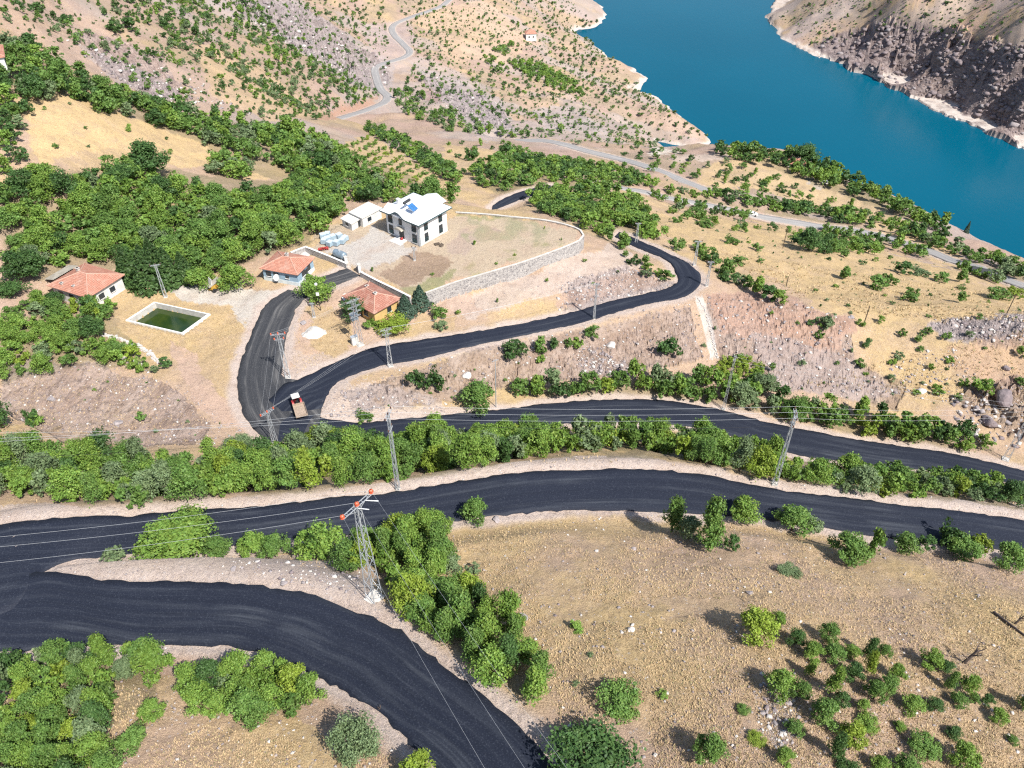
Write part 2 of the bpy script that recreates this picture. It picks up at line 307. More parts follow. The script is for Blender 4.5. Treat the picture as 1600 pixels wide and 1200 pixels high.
def ground_mat():
    m, nt, b = new_mat('hillside_soil'); p = pos(nt)
    col = nd(nt, 'Attribute', attribute_name='Col').outputs['Color']; msk = nd(nt, 'Attribute', attribute_name='Mask')
    sep = nd(nt, 'SeparateColor', {'Color': msk.outputs['Color']})
    grass, rocky, stony = sep.outputs[0], sep.outputs[1], sep.outputs[2]
    nA = noise(nt, p, .22, 6, .62); nB = noise(nt, p, 1.1, 8, .74); nC = noise(nt, p, 3.6, 5, .8); nD = noise(nt, p, .055, 4, .55)
    pst = nd(nt, 'Mapping', {'Vector': p, 'Rotation': (0, 0, .7), 'Scale': (1, .35, 1)}).outputs[0]
    nG = noise(nt, pst, 2.4, 6, .75)
    c = mixc(nt, mul(nt, ramp(nt, nA, .42, .72), .45), col, (.43, .31, .25))
    c = mixc(nt, mul(nt, ramp(nt, nD, .45, .7), mul(nt, grass, .55)), c, (.48, .34, .17))
    c = mixc(nt, mul(nt, ramp(nt, nG, .46, .66), mul(nt, grass, .6)), c, (.52, .40, .225))
    c = mixc(nt, mul(nt, ramp(nt, nG, .5, .32), mul(nt, grass, .55)), c, (.25, .18, .115))
    c = mixc(nt, mul(nt, ramp(nt, nB, .5, .33), .42), c, (.22, .165, .14))
    c = mixc(nt, mul(nt, ramp(nt, nB, .55, .74), .4), c, (.60, .50, .42))
    nE = noise(nt, p, 9., 3, .8)
    c = mixc(nt, mul(nt, ramp(nt, nC, .5, .34), .32), c, (.15, .11, .09)); c = mixc(nt, mul(nt, ramp(nt, nE, .5, .36), .52), c, (.14, .10, .075)); c = mixc(nt, mul(nt, ramp(nt, nE, .54, .66), .6), c, (.74, .58, .37))
    c = mixc(nt, mul(nt, ramp(nt, nC, .58, .72), .42), c, (.66, .57, .49))
    # stones lying about: voronoi chips, lighter than the soil
    v = nd(nt, 'TexVoronoi', {'Vector': p, 'Scale': 1.9, 'Randomness': 1.0}); vc = nd(nt, 'SeparateColor', {'Color': v.outputs['Color']})
    chip = mul(nt, ramp(nt, v.outputs['Distance'], .34, .2), ramp(nt, vc.outputs[0], .62, .7))
    c = mixc(nt, mul(nt, chip, mul(nt, stony, .8)), c, mixc(nt, vc.outputs[1], (.27, .24, .25), (.60, .56, .54)))
    # rock faces: strata and cracks in mauve, grey and rust
    pr = nd(nt, 'Mapping', {'Vector': p, 'Rotation': (.5, .2, .9), 'Scale': (1, .35, 2.2)}).outputs[0]
    r1 = noise(nt, pr, .28, 8, .68); r2 = noise(nt, pr, 1.3, 6, .7)
    rc = mixc(nt, ramp(nt, r1, .36, .66), mixc(nt, .55, col, (.13, .10, .11)), mixc(nt, .6, col, (.42, .36, .35)))
    rc = mixc(nt, mul(nt, ramp(nt, r2, .5, .36), .7), rc, (.07, .055, .06))
    c = mixc(nt, mul(nt, rocky, .85), c, rc)
    nt.links.new(c, b.inputs['Base Color']); b.inputs['Roughness'].default_value = .95; b.inputs['Specular IOR Level'].default_value = .15
    hgt = nd(nt, 'Math', {0: nB, 1: mul(nt, nC, .5)}, operation='ADD').outputs[0]
    hgt = nd(nt, 'Math', {0: hgt, 1: mul(nt, mul(nt, r2, rocky), 2.2)}, operation='ADD').outputs[0]
    hgt = nd(nt, 'Math', {0: hgt, 1: mul(nt, nE, .45)}, operation='ADD').outputs[0]
    nt.links.new(bump(nt, hgt, .9, .34), b.inputs['Normal']); return m
M['ground'] = ground_mat()
def asphalt_mat(name, dark, light, streak):
    m, nt, b = new_mat(name); p = pos(nt); uv = nd(nt, 'UVMap').outputs[0]
    st = nd(nt, 'Mapping', {'Vector': uv, 'Scale': (.03, .8, 1)}).outputs[0]
    n1 = noise(nt, st, 1.0, 6, .62); n2 = noise(nt, p, 7., 4, .75); n3 = noise(nt, p, .16, 3, .5)
    st2 = nd(nt, 'Mapping', {'Vector': uv, 'Scale': (.02, 3.2, 1)}).outputs[0]; n4 = noise(nt, st2, 1.0, 3, .6)
    c = mixc(nt, mul(nt, ramp(nt, n1, .47, .75), mul(nt, ramp(nt, n3, .3, .62), streak)), dark, light)
    c = mixc(nt, mul(nt, ramp(nt, n4, .56, .72), streak * .2), c, light)
    sy = nd(nt, 'SeparateXYZ', {'Vector': uv}).outputs[1]; wv = nd(nt, 'Math', {0: nd(nt, 'Math', {0: mul(nt, sy, 3.7), 1: mul(nt, n3, 5.)}, operation='ADD').outputs[0]}, operation='SINE').outputs[0]
    c = mixc(nt, mul(nt, ramp(nt, wv, .35, 1.), mul(nt, ramp(nt, n1, .35, .65), .2)), c, light); c = mixc(nt, mul(nt, ramp(nt, wv, -.6, -1.), .2), c, [x * .6 for x in dark])
    c = mixc(nt, mul(nt, ramp(nt, n2, .52, .70), .3), c, [x * 1.9 for x in light])
    c = mixc(nt, mul(nt, ramp(nt, n2, .48, .34), .45), c, [x * .45 for x in dark])
    nt.links.new(c, b.inputs['Base Color']); b.inputs['Roughness'].default_value = .8; b.inputs['Specular IOR Level'].default_value = .32
    nt.links.new(bump(nt, n2, .35, .02), b.inputs['Normal']); return m
M['asphalt'] = asphalt_mat('new_asphalt', (.0095, .0132, .0262), (.064, .072, .088), .9)
M['asphalt_worn'] = asphalt_mat('scuffed_asphalt', (.034, .036, .042), (.17, .165, .16), 1.3)
M['grey_road'] = asphalt_mat('worn_asphalt', (.27, .26, .255), (.50, .475, .45), .8)
def water_mat():
    m, nt, b = new_mat('lake_water'); p = pos(nt)
    n1 = noise(nt, p, .004, 4, .5); n2 = noise(nt, nd(nt, 'Mapping', {'Vector': p, 'Rotation': (0, 0, .5), 'Scale': (1, .4, 1)}).outputs[0], .25, 5, .65)
    c = mixc(nt, ramp(nt, n1, .3, .7), (.0002, .074, .126), (.0003, .085, .142)); nt.links.new(c, b.inputs['Base Color'])
    b.inputs['Roughness'].default_value = .16; b.inputs['IOR'].default_value = 1.33; b.inputs['Specular IOR Level'].default_value = .13
    nt.links.new(bump(nt, n2, .3, .35), b.inputs['Normal']); return m
M['water'] = water_mat()

# ------------------------------------------------------------------ mesh helpers
def tag(o, label=None, cat=None, group=None, kind=None):
    for k, v in (('label', label), ('category', cat), ('group', group), ('kind', kind)):
        if v: o[k] = v
    return o
def mesh_np(name, co, loops, nper, mats, mi=None, smooth=False, parent=None):
    me = bpy.data.meshes.new(name); nf = len(loops) // nper
    me.vertices.add(len(co)); me.vertices.foreach_set('co', np.asarray(co, np.float32).ravel())
    me.loops.add(nf * nper); me.loops.foreach_set('vertex_index', np.asarray(loops, np.int32).ravel())
    me.polygons.add(nf); me.polygons.foreach_set('loop_start', np.arange(0, nf * nper, nper, dtype=np.int32))
    try: me.polygons.foreach_set('loop_total', np.full(nf, nper, np.int32))
    except Exception: pass
    for m in mats: me.materials.append(m)
    if mi is not None: me.polygons.foreach_set('material_index', np.asarray(mi, np.int32))
    if smooth: me.polygons.foreach_set('use_smooth', np.ones(nf, bool))
    me.update(calc_edges=True); me.validate()
    return me
def link(name, me, parent=None):
    o = bpy.data.objects.new(name, me); C.objects.link(o)
    if parent: o.parent = parent
    return o
def empty(name, loc, rz=0):
    o = bpy.data.objects.new(name, None); C.objects.link(o); o.location = tuple(float(x) for x in loc); o.rotation_euler = (0, 0, rz); o.empty_display_size = .3; return o
class MB:
    def __init__(s): s.v = []; s.f = []; s.m = []
    def quad(s, *p, mi=0):
        b = len(s.v); s.v += [tuple(map(float, q)) for q in p]; s.f.append(tuple(range(b, b + len(p)))); s.m.append(mi); return s
    def box(s, c, d, mi=0, rz=0, M4=None):
        x, y, z = [k / 2 for k in d]; b = len(s.v); cr_, sr = math.cos(rz), math.sin(rz)
        for i in range(8):
            px, py, pz = (x if i & 1 else -x), (y if i & 2 else -y), (z if i & 4 else -z)
            q = Vector((px * cr_ - py * sr + c[0], px * sr + py * cr_ + c[1], pz + c[2]))
            s.v.append(tuple(M4 @ q) if M4 else tuple(q))
        for f in ((0, 2, 3, 1), (4, 5, 7, 6), (0, 1, 5, 4), (2, 6, 7, 3), (0, 4, 6, 2), (1, 3, 7, 5)): s.f.append(tuple(b + k for k in f)); s.m.append(mi)
        return s
    def tube(s, p0, p1, r0, r1=None, n=6, mi=0, cap=True):
        r1 = r0 if r1 is None else r1; p0, p1 = Vector(p0), Vector(p1); d = (p1 - p0)
        if d.length < 1e-6: return s
        a = d.orthogonal().normalized(); c = d.normalized().cross(a); b = len(s.v)
        for p, r in ((p0, r0), (p1, r1)):
            for k in range(n):
                t = 2 * math.pi * k / n; s.v.append(tuple(p + a * (math.cos(t) * r) + c * (math.sin(t) * r)))
        for k in range(n): s.f.append((b + k, b + (k + 1) % n, b + n + (k + 1) % n, b + n + k)); s.m.append(mi)
        if cap:
            s.f.append(tuple(b + n - 1 - k for k in range(n))); s.m.append(mi); s.f.append(tuple(b + n + k for k in range(n))); s.m.append(mi)
        return s
    def path(s, P, r, n=6, mi=0):
        for a, b in zip(P[:-1], P[1:]): s.tube(a, b, r, r, n, mi)
        return s
    def lathe(s, prof, c=(0, 0, 0), n=14, mi=0, axis='Z'):
        b = len(s.v)
        for r, z in prof:
            for k in range(n):
                t = 2 * math.pi * k / n; x, y = r * math.cos(t), r * math.sin(t)
                q = (x, y, z) if axis == 'Z' else ((z, x, y) if axis == 'X' else (x, z, y))
                s.v.append((q[0] + c[0], q[1] + c[1], q[2] + c[2]))
        for i in range(len(prof) - 1):
            for k in range(n): s.f.append((b + i * n + k, b + i * n + (k + 1) % n, b + (i + 1) * n + (k + 1) % n, b + (i + 1) * n + k)); s.m.append(mi)
        return s
    def build(s, name, mats, parent=None, smooth=False):
        me = bpy.data.meshes.new(name); me.from_pydata(s.v, [], s.f)
        for m in (mats if isinstance(mats, (list, tuple)) else [mats]): me.materials.append(m)
        me.polygons.foreach_set('material_index', s.m)
        if smooth: me.polygons.foreach_set('use_smooth', [True] * len(s.f))
        me.update(); return link(name, me, parent)
# ------------------------------------------------------------------ pads under buildings
def rect3(F, R, L, h):
    """rectangle from three roof corners seen in the photo; returns centre xy, heading, length along F-R, length along F-L"""
    p = at([F[0], R[0], L[0]], [F[1], R[1], L[1]], [h] * 3)[:, :2]; a, b = p[1] - p[0], p[2] - p[0]
    la, lb = np.linalg.norm(a), np.linalg.norm(b)
    an = math.atan2(a[1], a[0]); bn = math.atan2(b[1], b[0]); d = (bn - an + math.pi) % (2 * math.pi) - math.pi
    sgn = 1 if d > 0 else -1; an += (d - sgn * math.pi / 2) / 2
    ua = np.array([math.cos(an), math.sin(an)]); ub = sgn * np.array([-ua[1], ua[0]])
    c = p[0] + ua * la / 2 + ub * lb / 2
    return c, an, la, lb, ua, ub
def rectq(c, ua, ub, la, lb): return [c + ua * la / 2 * i + ub * lb / 2 * j for i, j in ((-1, -1), (1, -1), (1, 1), (-1, 1))]
HS_LEFT = rect3((137,466), (201,431), (65,451), 87.8)
HS_BLUE = rect3((465,430), (492,402), (405,419), 88.9)
HS_YEL = rect3((584,491), (627,466), (535,462), 89.9)
HS_WHITE = rect3((654,353), (709,325), (590,330), 85.0)
for hs, z in ((HS_LEFT, 91.2), (HS_BLUE, 92.0), (HS_YEL, 92.9)): pad(rectq(hs[0], hs[4], hs[5], hs[2], hs[3]), ZC - z)
POOLC = at([196, 241, 329, 286], [501, 472, 491, 522], [91.9] * 4)
pad(POOLC, ZC - 92.1, 2.5)
_c = POOLC.mean(0); pad(POOLC * .93 + _c * .07, ZC - 94.0, .15)

# ------------------------------------------------------------------ ground colours (paint = what the soil is made of)
GU, GV, _ = project(np.stack([GX, GY, GZ], -1))
n1 = fbm(GX / 14, GY / 14, 71, 5); n2 = fbm(GX / 45, GY / 45, 81, 4); n3 = fbm(GX / 3.5, GY / 3.5, 91, 4)
GOLD, TAN, PINK, LAV, RED, PALE, WHITE, GREEN, BROWN, DARK = [np.array(c) for c in ((.56,.40,.20),(.49,.35,.235),(.48,.335,.265),(.35,.31,.315),(.40,.225,.16),(.56,.465,.415),(.62,.58,.53),(.20,.215,.095),(.26,.18,.13),(.138,.115,.108))]
k = sstep(.40, .62, n1 * .6 + n2 * .4)[..., None]
COL = GOLD * k + (TAN * .55 + PINK * .45) * (1 - k)
GR = sstep(.38, .6, n1 * .6 + n2 * .4); STN = np.full(GX.shape, .45); RK = rock.copy() * .9
pxs = np.clip(FPX / np.hypot(rr, 90) * 1.0, 1, 14)         # pixels per metre, for ragged zone edges
ju = GU + (fbm(GX / 4, GY / 4, 101, 4) - .5) * 7 * pxs * .7; jv = GV + (fbm(GX / 4, GY / 4, 111, 4) - .5) * 5 * pxs * .7
def zone(poly, col, a=1., grass=0., stone=.4, rocky=None, jit=True, nlo=None):
    global COL
    m = inpoly(ju if jit else GU, jv if jit else GV, poly)
    w = a * (np.ones(m.sum()) if nlo is None else sstep(nlo, nlo + .16, n3[m] * .6 + n1[m] * .4))
    COL[m] = COL[m] * (1 - w[:, None]) + np.asarray(col) * w[:, None]
    GR[m] = GR[m] * (1 - w) + grass * w; STN[m] = STN[m] * (1 - w) + stone * w
    if rocky is not None: RK[m] = RK[m] * (1 - w) + rocky * w
far = rr > 230
fw = (np.clip((rr - 230) / 120, 0, 1) * (GX < 330 + (GY - 600) * .2))[..., None]
og = sstep(.44, .6, fbm(GX / 24, GY / 17, 131, 5))[..., None]
COL = COL * np.where(rr[..., None] > 260, np.array([.95, .90, .92]), 1.0)
COL = COL * (1 - .82 * fw) + (np.array([.33, .235, .205]) * (1 - og * .55) + np.array([.21, .19, .115]) * og * .55) * .82 * fw
# slopes of the far valley: bare pink-mauve scree between grass
sc = sstep(.44, .58, fbm(GX / 60, GY / 38, 121, 4)) * (rr > 260); COL = COL * (1 - .62 * sc[..., None]) + LAV * .62 * sc[..., None]; GR *= 1 - .7 * sc; STN += .3 * sc
zone([(60,0),(300,100),(420,170),(300,190),(200,145),(110,95),(0,40),(0,0)], PINK * .93, .75, .15, .8)
zone([(120,70),(230,110),(290,150),(270,160),(180,130)], LAV, .7, 0, 1)
zone([(300,0),(460,0),(620,100),(610,140),(560,140),(480,90),(420,45)], LAV * .92, .85, 0, 1)
zone([(560,40),(640,30),(650,60),(630,90),(590,95)], (.37,.30,.30), .7, 0, .8)
zone([(495,182),(590,148),(585,165),(510,192)], RED, .9, 0, .6)
zone([(640,95),(700,120),(780,150),(810,210),(760,222),(700,170)], LAV, .8, 0, .9)
zone([(660,140),(690,140),(690,160),(670,160)], (.28,.18,.19), .8, 0, .6)
zone([(300,60),(400,100),(480,160),(500,180),(420,190),(330,150)], TAN * .5 + GOLD * .5, .7, .7, .4)
zone([(830,170),(890,165),(930,190),(960,215),(850,200)], LAV * 1.02, .85, 0, .8)
zone([(640,20),(760,0),(830,60),(800,100),(700,90)], TAN * 1.02, .6, .3, .5); zone([(770,60),(830,50),(850,70),(800,75)], (.5,.34,.25), .6, 0, .4)
zone([(1030,165),(1110,214),(1080,216),(1000,190)], PINK * .95, .7, 0, .6)
zone([(35,150),(130,148),(155,165),(200,190),(215,185),(300,215),(345,235),(355,252),(280,262),(180,230),(120,240),(60,265),(50,225)], GOLD * 1.18, .92, .8, .1)
zone([(320,255),(440,260),(440,280),(370,280)], GOLD * 1.1, .8, .7, .2); zone([(210,295),(260,300),(250,320),(210,315)], PALE, .7, .2, .3)
zone([(540,220),(590,215),(720,290),(680,305),(570,275)], GOLD * .98, .8, .6, .2)
zone([(450,230),(480,205),(520,225),(490,250)], GOLD, .8, .6, .2); zone([(690,225),(780,235),(800,270),(700,290)], GOLD * 1.0, .7, .5, .3)
zone([(1180,230),(1260,250),(1340,300),(1440,360),(1560,440),(1480,420),(1340,345),(1200,300),(1090,290),(1100,260)], GOLD * 1.02, .75, .55, .3)
zone([(1000,330),(1200,350),(1400,395),(1600,465),(1640,500),(1480,505),(1300,490),(1200,430),(1080,400)], GOLD * .99, .85, .85, .12)
zone([(1020,230),(1040,232),(1070,238),(1010,245)], WHITE, .8, 0, .2); zone([(1045,245),(1130,238),(1150,245),(1100,250),(1050,256)], PALE, .6, 0, .3)
zone([(1258,268),(1290,285),(1280,296),(1260,285)], (.42,.39,.375), .9, 0, .3)
zone([(1095,462),(1200,452),(1335,505),(1300,560),(1200,545),(1130,520)], RED * .8 + PINK * .33, .9, .15, .7, .35)
zone([(1170,520),(1300,545),(1360,590),(1420,620),(1330,625),(1200,600)], LAV * .65 + PINK * .4, .85, .1, .8, .5)
zone([(1450,505),(1600,488),(1640,520),(1560,535),(1480,530)], LAV * 1.1, .85, 0, .8); zone([(1480,540),(1640,520),(1640,590),(1560,600),(1490,575)], (.52,.34,.23), .8, .5, .2)
zone([(870,440),(1000,412),(1055,448),(960,470),(870,485)], PINK * .9 + RED * .12, .85, .1, 1.)
zone([(690,470),(780,440),(905,400),(950,378),(1010,420),(905,448),(800,480),(720,500)], PALE * .96, .85, .05, .35)
zone([(640,480),(720,450),(760,480),(660,520)], PINK * 1.05, .6, .2, .4)
zone([(500,610),(600,578),(900,512),(1085,465),(1110,565),(1000,582),(800,600),(520,655)], TAN * .6 + PINK * .45, .75, .35, .9)
zone([(900,535),(940,545),(975,575),(980,592),(930,600),(900,570)], LAV * 1.35, .8, 0, 1., nlo=.42)
zone([(500,605),(600,600),(700,628),(720,642),(560,660),(505,650)], PALE * .98, .85, 0, .9, nlo=.36)
zone([(1085,462),(1098,462),(1112,500),(1122,560),(1110,560),(1098,510)], WHITE, .92, 0, .6, jit=False)
zone([(0,560),(200,565),(280,600),(370,650),(400,690),(250,700),(0,660)], PINK * .55 + TAN * .5, .75, .35, .8)
zone([(190,480),(330,448),(400,478),(385,560),(360,640),(300,570),(200,530)], GOLD * .96, .7, .7, .2)
zone([(262,528),(300,550),(335,600),(372,640),(380,668),(345,668),(310,640),(285,585)], PINK * 1.15, .85, .05, .3)
zone([(255,448),(345,444),(412,448),(470,452),(415,482),(392,515),(380,500),(350,480),(272,466)], WHITE * .93, .95, 0, .25)
zone([(0,350),(14,380),(30,440),(24,500),(0,480)], PINK * 1.05, .8, .1, .4)
zone([(462,490),(480,468),(560,436),(645,468),(665,492),(600,534),(500,580),(448,592),(441,560)], PINK * 1.15, .85, .1, .4, jit=False)
zone([(480,478),(540,490),(560,540),(510,565),(475,530)], GOLD * .9, .85, .8, .1); zone([(452,548),(520,560),(500,580),(450,592)], PALE, .7, .2, .3)
zone([(655,495),(720,492),(720,520),(640,530)], GOLD * .95, .6, .6, .2)
zone([(520,350),(560,350),(760,335),(905,355),(905,380),(800,412),(700,440),(640,462),(560,424),(478,386)], (.47,.385,.29), .95, .2, .25)
zone([(540,380),(590,355),(655,396),(640,405),(600,412),(545,424),(500,392)], (.50,.475,.45), .95, 0, .2)
zone([(690,392),(745,350),(780,360),(740,395)], (.40,.31,.265), .8, 0, .2)
zone([(590,436),(655,396),(690,398),(712,408),(690,426),(622,452)], BROWN, .95, .1, .2)
zone([(622,456),(680,430),(722,418),(716,432),(655,462),(640,462)], GREEN * 1.1, .85, .3, .1); zone([(735,338),(860,346),(895,368),(830,385),(740,380),(720,350)], (.27,.275,.17), .85, .3, .2, nlo=.44); zone([(640,462),(760,425),(900,378),(890,372),(740,405),(690,430)], (.24,.25,.11), .8, .3, .2, nlo=.45); zone([(715,332),(800,338),(800,342),(715,338)], GREEN * 1.3, .8, .2, .1)
zone([(0,1012),(115,1008),(150,1030),(0,1052)], PALE * .6 + PINK * .4, .9, 0, .3); zone([(205,1005),(400,1018),(440,1045),(300,1060),(240,1050)], PINK * .95 + RED * .1, .85, 0, .3)
zone([(480,1060),(560,1105),(650,1175),(660,1215),(560,1215),(470,1130)], PINK * .95, .8, .1, .4)
zone([(70,884),(260,860),(480,868),(565,885),(600,940),(650,985),(860,1170),(900,1240),(860,1200),(800,1130),(690,1030),(560,950),(400,915),(180,908)], PALE * .98, .9, .05, .5, jit=False)
zone([(360,875),(480,868),(560,890),(560,930),(450,905)], PALE * .7 + LAV * .3, .7, .1, 1.)
zone([(0,790),(70,785),(190,800),(420,770),(620,752),(690,738),(800,722),(905,712),(1010,712),(1100,735),(1210,750),(1400,770),(1600,785),(1600,815),(1400,790),(1210,765),(1000,735),(800,745),(620,770),(300,800),(0,825)], PALE, .95, 0, .5, jit=False)
zone([(1150,830),(1300,860),(1250,960),(1100,980),(900,900),(900,830)], PINK * .6 + TAN * .5, .4, .5, .5, nlo=.45)
zone([(1200,1070),(1250,1110),(1230,1170),(1190,1140)], LAV * 1.1, .7, 0, 1.)
zone([(1270,68),(1300,55),(1380,36),(1420,33),(1500,55),(1600,75),(1720,90),(1720,270),(1600,246),(1540,222),(1450,172),(1360,132),(1290,100)], DARK * 1.0 + np.array([.012, -.002, -.002]), .92, .0, .8, .9, nlo=.22)
zone([(1230,20),(1320,-20),(1700,-40),(1700,90),(1500,55),(1420,33),(1330,45),(1270,68)], DARK * 1.6, .55, .1, .8, .5, nlo=.46)
# grass and leaf litter on the floor of the groves
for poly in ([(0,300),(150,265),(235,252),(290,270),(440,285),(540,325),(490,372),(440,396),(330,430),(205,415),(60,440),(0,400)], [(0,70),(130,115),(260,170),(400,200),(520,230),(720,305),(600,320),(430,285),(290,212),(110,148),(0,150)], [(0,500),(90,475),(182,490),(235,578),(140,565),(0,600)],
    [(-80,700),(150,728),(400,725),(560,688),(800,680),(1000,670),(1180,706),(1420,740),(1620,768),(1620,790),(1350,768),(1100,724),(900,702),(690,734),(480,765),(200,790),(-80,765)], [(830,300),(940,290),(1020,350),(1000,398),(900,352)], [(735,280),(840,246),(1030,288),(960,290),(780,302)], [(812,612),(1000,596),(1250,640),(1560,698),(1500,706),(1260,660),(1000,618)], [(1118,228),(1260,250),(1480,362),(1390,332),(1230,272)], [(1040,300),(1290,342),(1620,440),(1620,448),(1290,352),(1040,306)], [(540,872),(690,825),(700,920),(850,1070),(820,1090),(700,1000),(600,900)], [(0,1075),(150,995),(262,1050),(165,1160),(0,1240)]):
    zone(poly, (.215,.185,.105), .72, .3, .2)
# verges: crushed stone along the new roads, pale gravel along the old ones
vz = 1 - sstep(.9, 2.4, DR + (n3 - .5) * 2.0); vz = vz * (rr < 260) + (1 - sstep(.6, 1.9, DR)) * (rr >= 260) * .9
vz *= np.where(inyard, 0.3, 1)
COL = COL * (1 - vz[..., None]) + PALE * vz[..., None]; GR *= 1 - vz
# bleached band just above the water
bl = (1 - sstep(np.where(rock > .5, 1.5, .9), np.where(rock > .5, 2.7, 2.6), GZ + (n3 - .5) * 1.6)) * (rr > 350); COL = COL * (1 - .9 * bl[..., None]) + np.array([.62, .57, .53]) * .9 * bl[..., None]; GR *= 1 - bl; RK *= 1 - .9 * bl
# the forest floor under the belts: darker litter
co = np.stack([GX, GY, GZ], -1).reshape(-1, 3)
ii = np.arange(NR * NT).reshape(NR, NT)
loops = np.stack([ii[:-1, :-1], ii[:-1, 1:], ii[1:, 1:], ii[1:, :-1]], -1).reshape(-1, 4)[:, ::-1]
me = mesh_np('hillside', co, loops.ravel(), 4, [M['ground']], smooth=True)
ca = me.color_attributes.new('Col', 'FLOAT_COLOR', 'POINT'); ca.data.foreach_set('color', np.concatenate([np.clip(COL, 0.02, .8), np.ones(GX.shape + (1,))], -1).astype(np.float32).ravel())
cb = me.color_attributes.new('Mask', 'FLOAT_COLOR', 'POINT'); cb.data.foreach_set('color', np.stack([np.clip(GR, 0, 1), np.clip(RK, 0, 1), np.clip(STN, 0, 1), np.ones(GX.shape)], -1).astype(np.float32).ravel())
fs = np.ones((NR - 1, NT - 1), bool); fs[(rock[:-1, :-1] > .5)] = False; me.polygons.foreach_set('use_smooth', fs.ravel())
tag(link('hillside', me), kind='structure')
# lake
mb = MB(); mb.quad((-3000, 250, 0), (4000, 250, 0), (4000, 6000, 0), (-3000, 6000, 0)); tag(mb.build('lake', M['water']), kind='structure')
# far ground to the horizon
mb = MB(); N = 60
for i in range(N):
    a0, a1 = 2 * math.pi * i / N, 2 * math.pi * (i + 1) / N
    mb.quad(*[(r * math.sin(a), r * math.cos(a), z) for r, a, z in ((2200, a0, -30), (2200, a1, -30), (9000, a1, -30), (9000, a0, -30))])
tag(mb.build('far_plain', simple('far_soil', (.36, .29, .22), .95, .3, .01)), kind='structure')
# roads, laid 5 cm proud of the ground
def ribbon(name, A, B, mat, m, lift):
    nA = len(A); s = np.linspace(0, 1, m + 1); P = A[:, None] * (1 - s[None, :, None]) + B[:, None] * s[None, :, None]
    P = P.copy(); zz = H(P[..., 0], P[..., 1]) + lift
    wd = np.linalg.norm(A - B, axis=1); rag = (vnoise(np.arange(nA) * .55, np.zeros(nA), 5) - .5) * .28 + (vnoise(np.arange(nA) * 1.3, np.zeros(nA), 9) - .5) * .3
    e = (B - A) / wd[:, None]; P[:, 0] += e * rag[:, None]; P[:, -1] -= e * np.roll(rag, 17)[:, None]
    P[..., 2] = P[..., 2] + lift - .05 if 'grey' not in mat.name and 'worn' not in mat.name else np.maximum(zz, P[..., 2] + lift)
    L = np.concatenate([[0], np.cumsum(np.linalg.norm(np.diff((A + B) / 2, axis=0), axis=1))])
    # thickness: skirts down both sides
    P = np.concatenate([P[:, :1] - [0, 0, .35], P, P[:, -1:] - [0, 0, .35]], 1); q = m + 3
    uvx = np.repeat(L[:, None], q, 1); uvy = np.concatenate([np.zeros((nA, 1)), s[None] * wd[:, None], wd[:, None]], 1)
    ii = np.arange(nA * q).reshape(nA, q); lo = np.stack([ii[:-1, :-1], ii[:-1, 1:], ii[1:, 1:], ii[1:, :-1]], -1).reshape(-1, 4)
    a, b, c = P[0, 1], P[0, 2], P[1, 1]
    if np.cross(b - a, c - a)[2] < 0: lo = lo[:, ::-1]
    me = mesh_np(name, P.reshape(-1, 3), lo.ravel(), 4, [mat], smooth=True)
    uvl = me.uv_layers.new(name='UVMap'); f = lo.ravel(); uvl.data.foreach_set('uv', np.stack([uvx.ravel()[f], uvy.ravel()[f]], -1).astype(np.float32).ravel())
    return tag(link(name, me), kind='structure')
for i, ((a, b, k), nm) in enumerate(zip(RIB, ('lower_road', 'middle_road', 'belt_road', 'village_road', 'hairpin_road', 'orchard_road', 'winding_road', 'valley_road', 'shore_road'))):
    ribbon(nm, a, b, M['asphalt_worn'] if nm == 'village_road' else M['asphalt'] if k == 'asphalt' else M['grey_road'], 10 if k == 'asphalt' else 6, .05 + .006 * i if k == 'asphalt' else .12)
# ------------------------------------------------------------------ building materials
M['white_wall'] = simple('white_plaster', (.78, .78, .77), .85, .10, .8)
M['old_white'] = simple('old_whitewash', (.70, .69, .66), .9, .22, 1.1, bmp=.2)
M['white_roof'] = simple('white_roof_sheet', (.83, .84, .85), .5, .06, .6)
M['teal_trim'] = simple('teal_trim', (.045, .10, .115), .5, .2)
M['dark_frame'] = simple('dark_frame', (.035, .04, .045), .5, .2)
M['glass'] = simple('window_glass', (.03, .04, .05), .08, .2)
M['blue_wall'] = simple('pale_blue_paint', (.28, .40, .50), .85, .15, 1.2)
M['yellow_wall'] = simple('yellow_paint', (.62, .42, .17), .85, .18, 1.2)
M['plinth'] = simple('pale_plinth', (.60, .66, .67), .9, .2, 1.4)
M['concrete'] = simple('concrete', (.56, .53, .49), .9, .25, 1.0, bmp=.2)
M['white_conc'] = simple('whitewashed_concrete', (.74, .73, .70), .85, .15, 1.2)
M['flat_roof'] = simple('flat_roof_screed', (.66, .64, .60), .9, .14, .9)
M['sheet'] = simple('weathered_sheet', (.42, .385, .33), .6, .3, .8)
M['galv'] = simple('galvanised_steel', (.50, .53, .56), .5, .2, 3., .35)
M['wood'] = simple('dark_wood_pole', (.10, .075, .055), .9, .3, 3.)
M['insul'] = simple('orange_insulator', (.62, .115, .05), .35, .15, 6.)
M['glass_ins'] = simple('brown_insulator', (.12, .06, .045), .3, .2, 6.)
M['wire'] = simple('aluminium_wire', (.62, .64, .66), .4, .05, 5., .3)
M['red'] = simple('red_paint', (.42, .028, .03), .55, .18, 3.)
M['tyre'] = simple('tyre_rubber', (.025, .025, .027), .9, .2, 5.)
M['black'] = simple('black_plastic', (.02, .02, .022), .7, .2, 5.)
M['load'] = simple('trailer_boards', (.40, .31, .24), .9, .3, 2.)
M['grey_metal'] = simple('grey_metal', (.25, .32, .38), .45, .25, 1.5, .3)
M['bag'] = simple('pale_blue_wrap', (.33, .43, .50), .55, .2, 2.)
